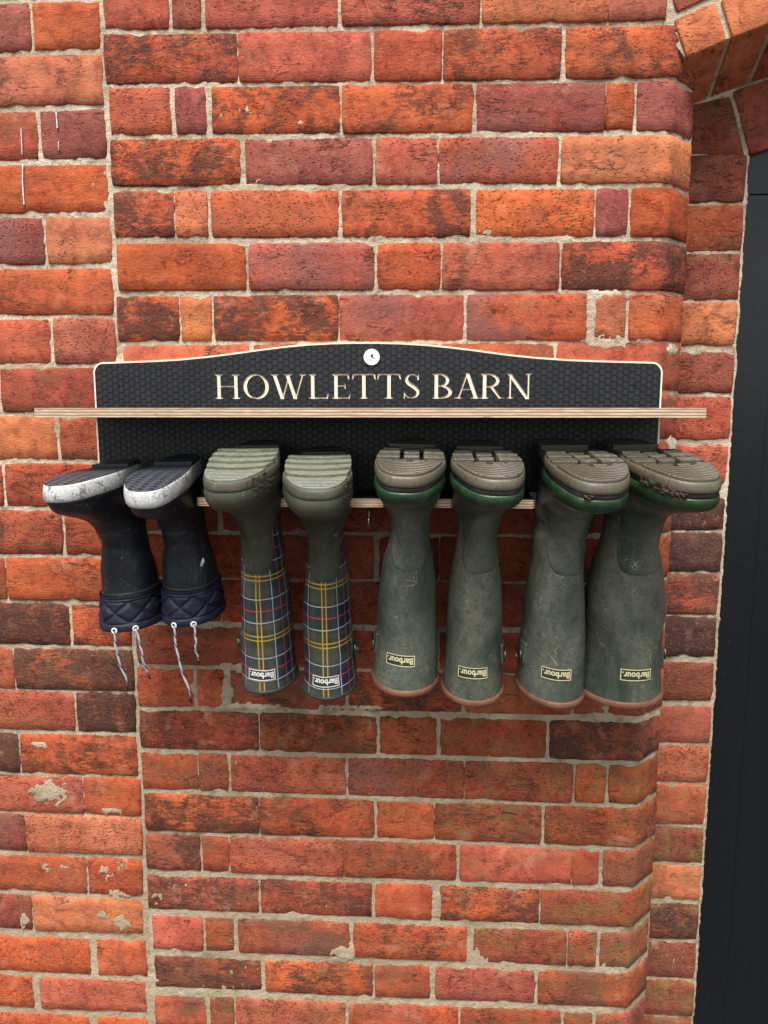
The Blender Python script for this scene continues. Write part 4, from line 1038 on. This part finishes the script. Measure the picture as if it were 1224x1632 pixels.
def tartan_boot(b, root, lg_th, lg_z, strap_th):
    H = b.H
    body(b, root, TARTAN, H - .003, .06, uv=True); vamp(b, root, OLIVE, .205, .125, .024)
    band(b, 'foxing', .016, .050, .0020, SAGEFOX, root, 5, .0018)
    sole = band(b, 'outsole', .0040, .0185, .0034, SAGEFOX, root, 4, .0008, lip=.006)
    cap_floor(b, 'sole_floor', .0060, .0005, SAGEFOX, sole)
    L_ = b.L; o1 = sole_pts(b, -.0026)
    def arcband(y0, y1, d0, bow0=.010, bow1=.010):
        # straight-sided tread bar with bowed edges
        w0 = lambda y: max(p[0] for p in clipY(o1, y - .001, y + .001)); w1 = lambda y: min(p[0] for p in clipY(o1, y - .001, y + .001))
        lo, hi = [], []
        for i in range(13):
            t = i / 12 * 2 - 1; a, c = (w0(y0), w1(y0)); lo.append((c + (a - c) * i / 12, y0 - bow0 * t * t)); a, c = (w0(y1), w1(y1)); hi.append((c + (a - c) * i / 12, y1 - bow1 * t * t))
        return lo + hi[::-1], lo
    ylist = [(.500, .560), (.580, .645), (.668, .735), (.758, .820)]
    for k, (a, c) in enumerate(ylist):
        pl_, _ = arcband(a * L_, c * L_, 0); slab(b, 'tread_bar', pl_, -.0130 + .0034 * k, .0070, SAGEBAR, sole, .0012)
    _, lo = arcband(.845 * L_, .90 * L_, 0)
    ring = [p for p in o1 if p[1] > lo[-1][1] + .002]; ring.sort(key=lambda p: math.atan2(p[1] - .6 * L_, p[0]))
    slab(b, 'toe_tread', ring + lo, .0002, .0070, SAGESOLE, sole, .0010)
    for k in range(2):
        slab(b, 'heel_lug', clipY(o1, .006 + k * .034, .036 + k * .034), -.0095, .007, SAGEFOX, sole, .0016)
    band(b, 'rim_binding', H - .0062, H, .0018, DKGREEN, root, 3, .0008, lip=.005)
    logo(b, root, lg_th, lg_z, .050, .0195, WHITEP, PLATE)
    st = patch(b, 'side_strap', strap_th, H - .078, .028, .036, .0004, .0030, DKGREEN, root)
    V = b.wrap(strap_th, H - .073, [(-.009, -.007), (.009, -.007), (.009, .007), (-.009, .007)], .0065)
    tv, tf = tube([Vector(v) for v in V], .0014, 6, True); mesh('buckle', tv, tf, METAL, st, True)

def snow_boot(b, root, eyes, laces, mark=None):
    H = b.H; zc0 = H - .064
    body(b, root, NAVY, zc0 + .006, .02)
    band(b, 'foxing', .0030, .0290, .0036, WHITEFOX, root, 6, .0012, lip=.008)
    band(b, 'toe_welt', .0285, .0350, .0012, NAVY, root, 2, .0004)
    sole = cap_floor(b, 'outsole', .0022, .0030, NAVYSOLE, root, 40)
    o1 = sole_pts(b, -.0008); slab(b, 'heel_pad', clipY(o1, .005, .085), -.0035, .006, NAVYSOLE, sole, .0014)
    band(b, 'collar_welt', zc0 - .004, zc0 + .004, .0016, NAVY, root, 2, .0008)
    # quilted collar, stitched into diamonds
    n = 44; R_ = []; rows = []
    T2 = np.arange(144) / 144 * 2 * np.pi; V = []
    for i in range(n + 1):
        z = zc0 + .001 + (H - zc0 - .001) * i / n; k = i / n
        u = T2 * 3.5 / np.pi; v = (z - zc0 - .012) / .036
        q1 = np.abs(((u + v * 1.0) % 1) - .5) * 2; q2 = np.abs(((u - v * 1.0) % 1) - .5) * 2
        puff = np.minimum(1 - np.maximum(q1, 0) ** 6, 1 - np.maximum(q2, 0) ** 6)
        mid = (k > .17) and (k < .76)
        seam = min(abs(k - .085), abs(k - .17), abs(k - .76)) / .03
        d = .0010 + (.0042 * puff if mid else .0036) * min(1, seam) ** .5
        d = d + .0016 * (fbm(T2 * 6 + b.seed, np.zeros(144) + z * 160, 1.0, 3, b.seed) - .5)
        if k > .76: d = d + .002 * math.sin((k - .76) / .24 * math.pi)
        if i == n: d = d - .004
        V.append(b.at(T2, np.zeros(144) + z, d))
    V.append(b.at(T2, np.zeros(144) + H - .001, -.004)); V.append(b.at(T2, np.zeros(144) + zc0, -.0045))
    col = mesh('collar', np.concatenate(V).tolist(), grid_faces(n + 3, 144), QUILT, root, True)
    for k, (a, drop) in enumerate(zip(eyes, laces)):
        p = b.wrap(np.pi, H - .006, [(a, 0)], .0088)[0]; q = b.wrap(np.pi, H - .006, [(a, 0)], .0100)[0]; nr = Vector(q - p).normalized()
        c = Vector(p); s1 = nr.orthogonal().normalized(); s2 = nr.cross(s1)
        tv, tf = tube([c + (s1 * math.cos(2 * math.pi * i / 16) + s2 * math.sin(2 * math.pi * i / 16)) * .0042 for i in range(16)], .0016, 6, True)
        mesh('eyelet', tv, tf, ENAMEL, col, True)
        dx, dl_, sw = drop; P = []; m = 26
        M = root.rotation_euler.to_matrix().inverted()
        for i in range(m + 1):
            t = i / m; wob = math.sin(t * 7 + k * 2) * .0022 * t + math.sin(t * 15 + k) * .0008
            g = Vector((dx * t + wob + sw * math.sin(t * math.pi), -.003 * math.sin(t * math.pi), -dl_ * t)); P.append(c + nr * (.001 if i else -.004) + M @ g)
        tv, tf = tube(P, [.0022 + .0002 * math.sin(i * 1.3) for i in range(m - 2)] + [.0017, .0015, .0013], 7); mesh('lace', tv, tf, LACE, col, True)
        a0, a1 = P[-1], P[-1] + (P[-1] - P[-2]).normalized() * .012; tv, tf = tube([a0, a1], .0016, 7); mesh('lace_tip', tv, tf, NAVY, col, True)
    if mark:
        th0, z0 = mark                                  # small printed mark, too small to read
        for q in ([(.0055, .0030), (.0038, .0012), (.0016, .0062), (.0022, .0074)], [(.0030, -.0010), (.0016, -.0022), (.0002, .0046), (.0012, .0054)], [(.0010, -.0030), (-.0040, -.0078), (-.0052, -.0010), (-.0006, .0036)]):
            mesh('print_mark', b.wrap(th0, z0, q, .0012).tolist(), [(0, 1, 2, 3)], WHITEP, root)

PI = math.pi
def streak(b, root, th0, z0, p, q, w_):
    n = 9; V = []; P, Q = Vector(p), Vector(q); d = (Q - P).normalized(); nn = Vector((-d.y, d.x))
    for i in range(n + 1):
        t = i / n; c = P.lerp(Q, t); k = w_ * (0.25 + 0.75 * t ** .7) * (0.35 if i in (0, n) else 1) * (0.8 + 0.4 * mnoise.noise(Vector((t * 9, p[0] * 900, 0)))); V += [c + nn * k, c - nn * k]
    mesh('mud_streak', b.wrap(th0, z0, [tuple(v) for v in V], .0009).tolist(), [(2 * i, 2 * i + 1, 2 * i + 3, 2 * i + 2) for i in range(n)], STREAK, root, True)
def mud(b, root, t0, t1, z0, z1, seed):
    n, m = 46, 14; tt, zz = np.meshgrid(np.linspace(t0, t1, n), np.linspace(z0, z1, m))
    e = np.minimum(np.minimum((tt - t0) / (t1 - t0), (t1 - tt) / (t1 - t0)) * 6, np.minimum((zz - z0) / (z1 - z0), (z1 - zz) / (z1 - z0)) * 4)
    off = -.004 + np.clip(e, 0, 1) * .0075 + (fbm(tt * 30, zz * 420, 1.0, 4, seed) - .5) * .012
    mesh('dried_mud', b.at(tt.ravel(), zz.ravel(), off.ravel()).tolist(), grid_faces(m, n, False), MUD, root, True)
#        L     W    H     side spring ankle shaft seed   ax  ay  yaw pitch roll
SPEC = [('snow', dict(L=.235, W=.90, H=.288, side=1, spring=.008, ankle=1.02, shaft=.96, seed=1, cap=.93, low=True), (196, 836, -5, 3, -2.2, .108)),
        ('snow', dict(L=.235, W=.90, H=.283, side=-1, spring=.010, ankle=1.00, shaft=.94, seed=2, cap=.93, low=True), (294, 836, -3, 7, -1.2, .114)),
        ('tart', dict(L=.262, W=1.06, H=.423, side=1, spring=.014, ankle=.92, shaft=.90, seed=3), (417, 845, 1, 5.5, -.7, .142)),
        ('tart', dict(L=.262, W=1.08, H=.421, side=-1, spring=.014, ankle=.90, shaft=.87, seed=4), (519, 848, 2, 5.5, -.4, .133)),
        ('green', dict(L=.270, W=1.08, H=.432, side=1, spring=.013, ankle=.95, shaft=1.06, seed=5), (653, 838, 1, 5.6, 1.5, .142)),
        ('green', dict(L=.270, W=1.08, H=.444, side=-1, spring=.013, ankle=.97, shaft=.98, seed=6), (760, 842, 2, 5.6, .2, .142)),
        ('green', dict(L=.300, W=1.14, H=.442, side=1, spring=.013, ankle=1.20, shaft=1.03, seed=7), (892, 842, 7, 6.0, -.2, .142)),
        ('green', dict(L=.295, W=1.10, H=.441, side=-1, spring=.013, ankle=1.20, shaft=1.34, seed=8), (1004, 842, 7, 6.0, -1, .142))]
LAB = ['navy snow boot with white edged sole at the rack end away from the door',
       'navy snow boot beside the tartan boots, one lace short and one long',
       'muddy tartan rubber boot hung upside down beside the navy snow boots',
       'muddy tartan rubber boot hung upside down beside the plain green boots',
       'narrow dusty green rubber boot hung upside down beside the tartan boots',
       'narrow dusty green rubber boot hung upside down beside the larger green pair',
       'large scraped green rubber boot hung beside the smaller green pair',
       'large evenly dusty green rubber boot hung nearest the black door']
GRP = {'snow': 'navy snow boots on the rack', 'tart': 'tartan boots on the rack', 'green': 'green rubber boots on the rack'}
NAME = {'snow': 'snow_boot', 'tart': 'tartan_boot', 'green': 'rubber_boot'}
for i, (kind, kw, (ax, ay, yaw, pitch, roll, zl)) in enumerate(SPEC):
    root = thing(NAME[kind], LAB[i], 'boot', group=GRP[kind]); b = Boot(**kw)
    place(b, root, ax, ay, yaw, pitch, roll, zloc=zl); H = b.H
    if kind == 'snow':
        snow_boot(b, root, [(-.030, .000), (-.020, .008)][i], [[(.016, .080, .002), (.018, .095, -.002)], [(.004, .060, .002), (.024, .128, -.003)]][i], mark=(PI - 0.98, H - .108) if i == 1 else None)
    elif kind == 'tart': tartan_boot(b, root, PI + .02, H - .035, PI + (1.45 if i == 2 else -1.40))
    else: green_boot(b, root, GREEN_A if i in (5, 7) else GREEN_B, PI + [0, 0, 0, 0, .18, .13, .25, .03][i], [0, 0, 0, 0, H - .066, H - .062, H - .062, H - .062][i], PI + (1.45 if i in (4, 6) else -1.42))
    if i == 7: mud(b, root, PI + .30, PI + 1.15, .006, .036, 5); mud(b, root, PI + .15, PI + .75, .018, .031, 8)
    if kind == 'tart': mud(b, root, PI - 1.25, PI - .45, .010, .046, 11 + i); mud(b, root, PI - 1.0, PI - .30, .002, .014, 21 + i)
    if i == 6:
        for p, q, w_ in [((.017, -.038), (-.003, -.016), .0032), ((.034, -.071), (.023, -.062), .0020), ((.0085, -.047), (.001, -.036), .0022), ((-.012, -.028), (-.030, -.023), .0005), ((-.015, -.047), (-.036, -.046), .0004), ((.035, -.043), (.018, -.041), .0005), ((.026, -.032), (.022, -.026), .0018)]: streak(b, root, PI + .25, H - .062, p, q, w_)
    if i == 4:
        for p, q, w_ in [((.004, -.150), (-.022, -.146), .0016), ((-.002, -.138), (-.020, -.141), .0026), ((.010, -.03), (-.002, -.026), .0006)]: streak(b, root, PI + .1, H - .062, p, q, w_)
    if i == 6: mud(b, root, PI + .1, PI + .35, .020, .028, 3)
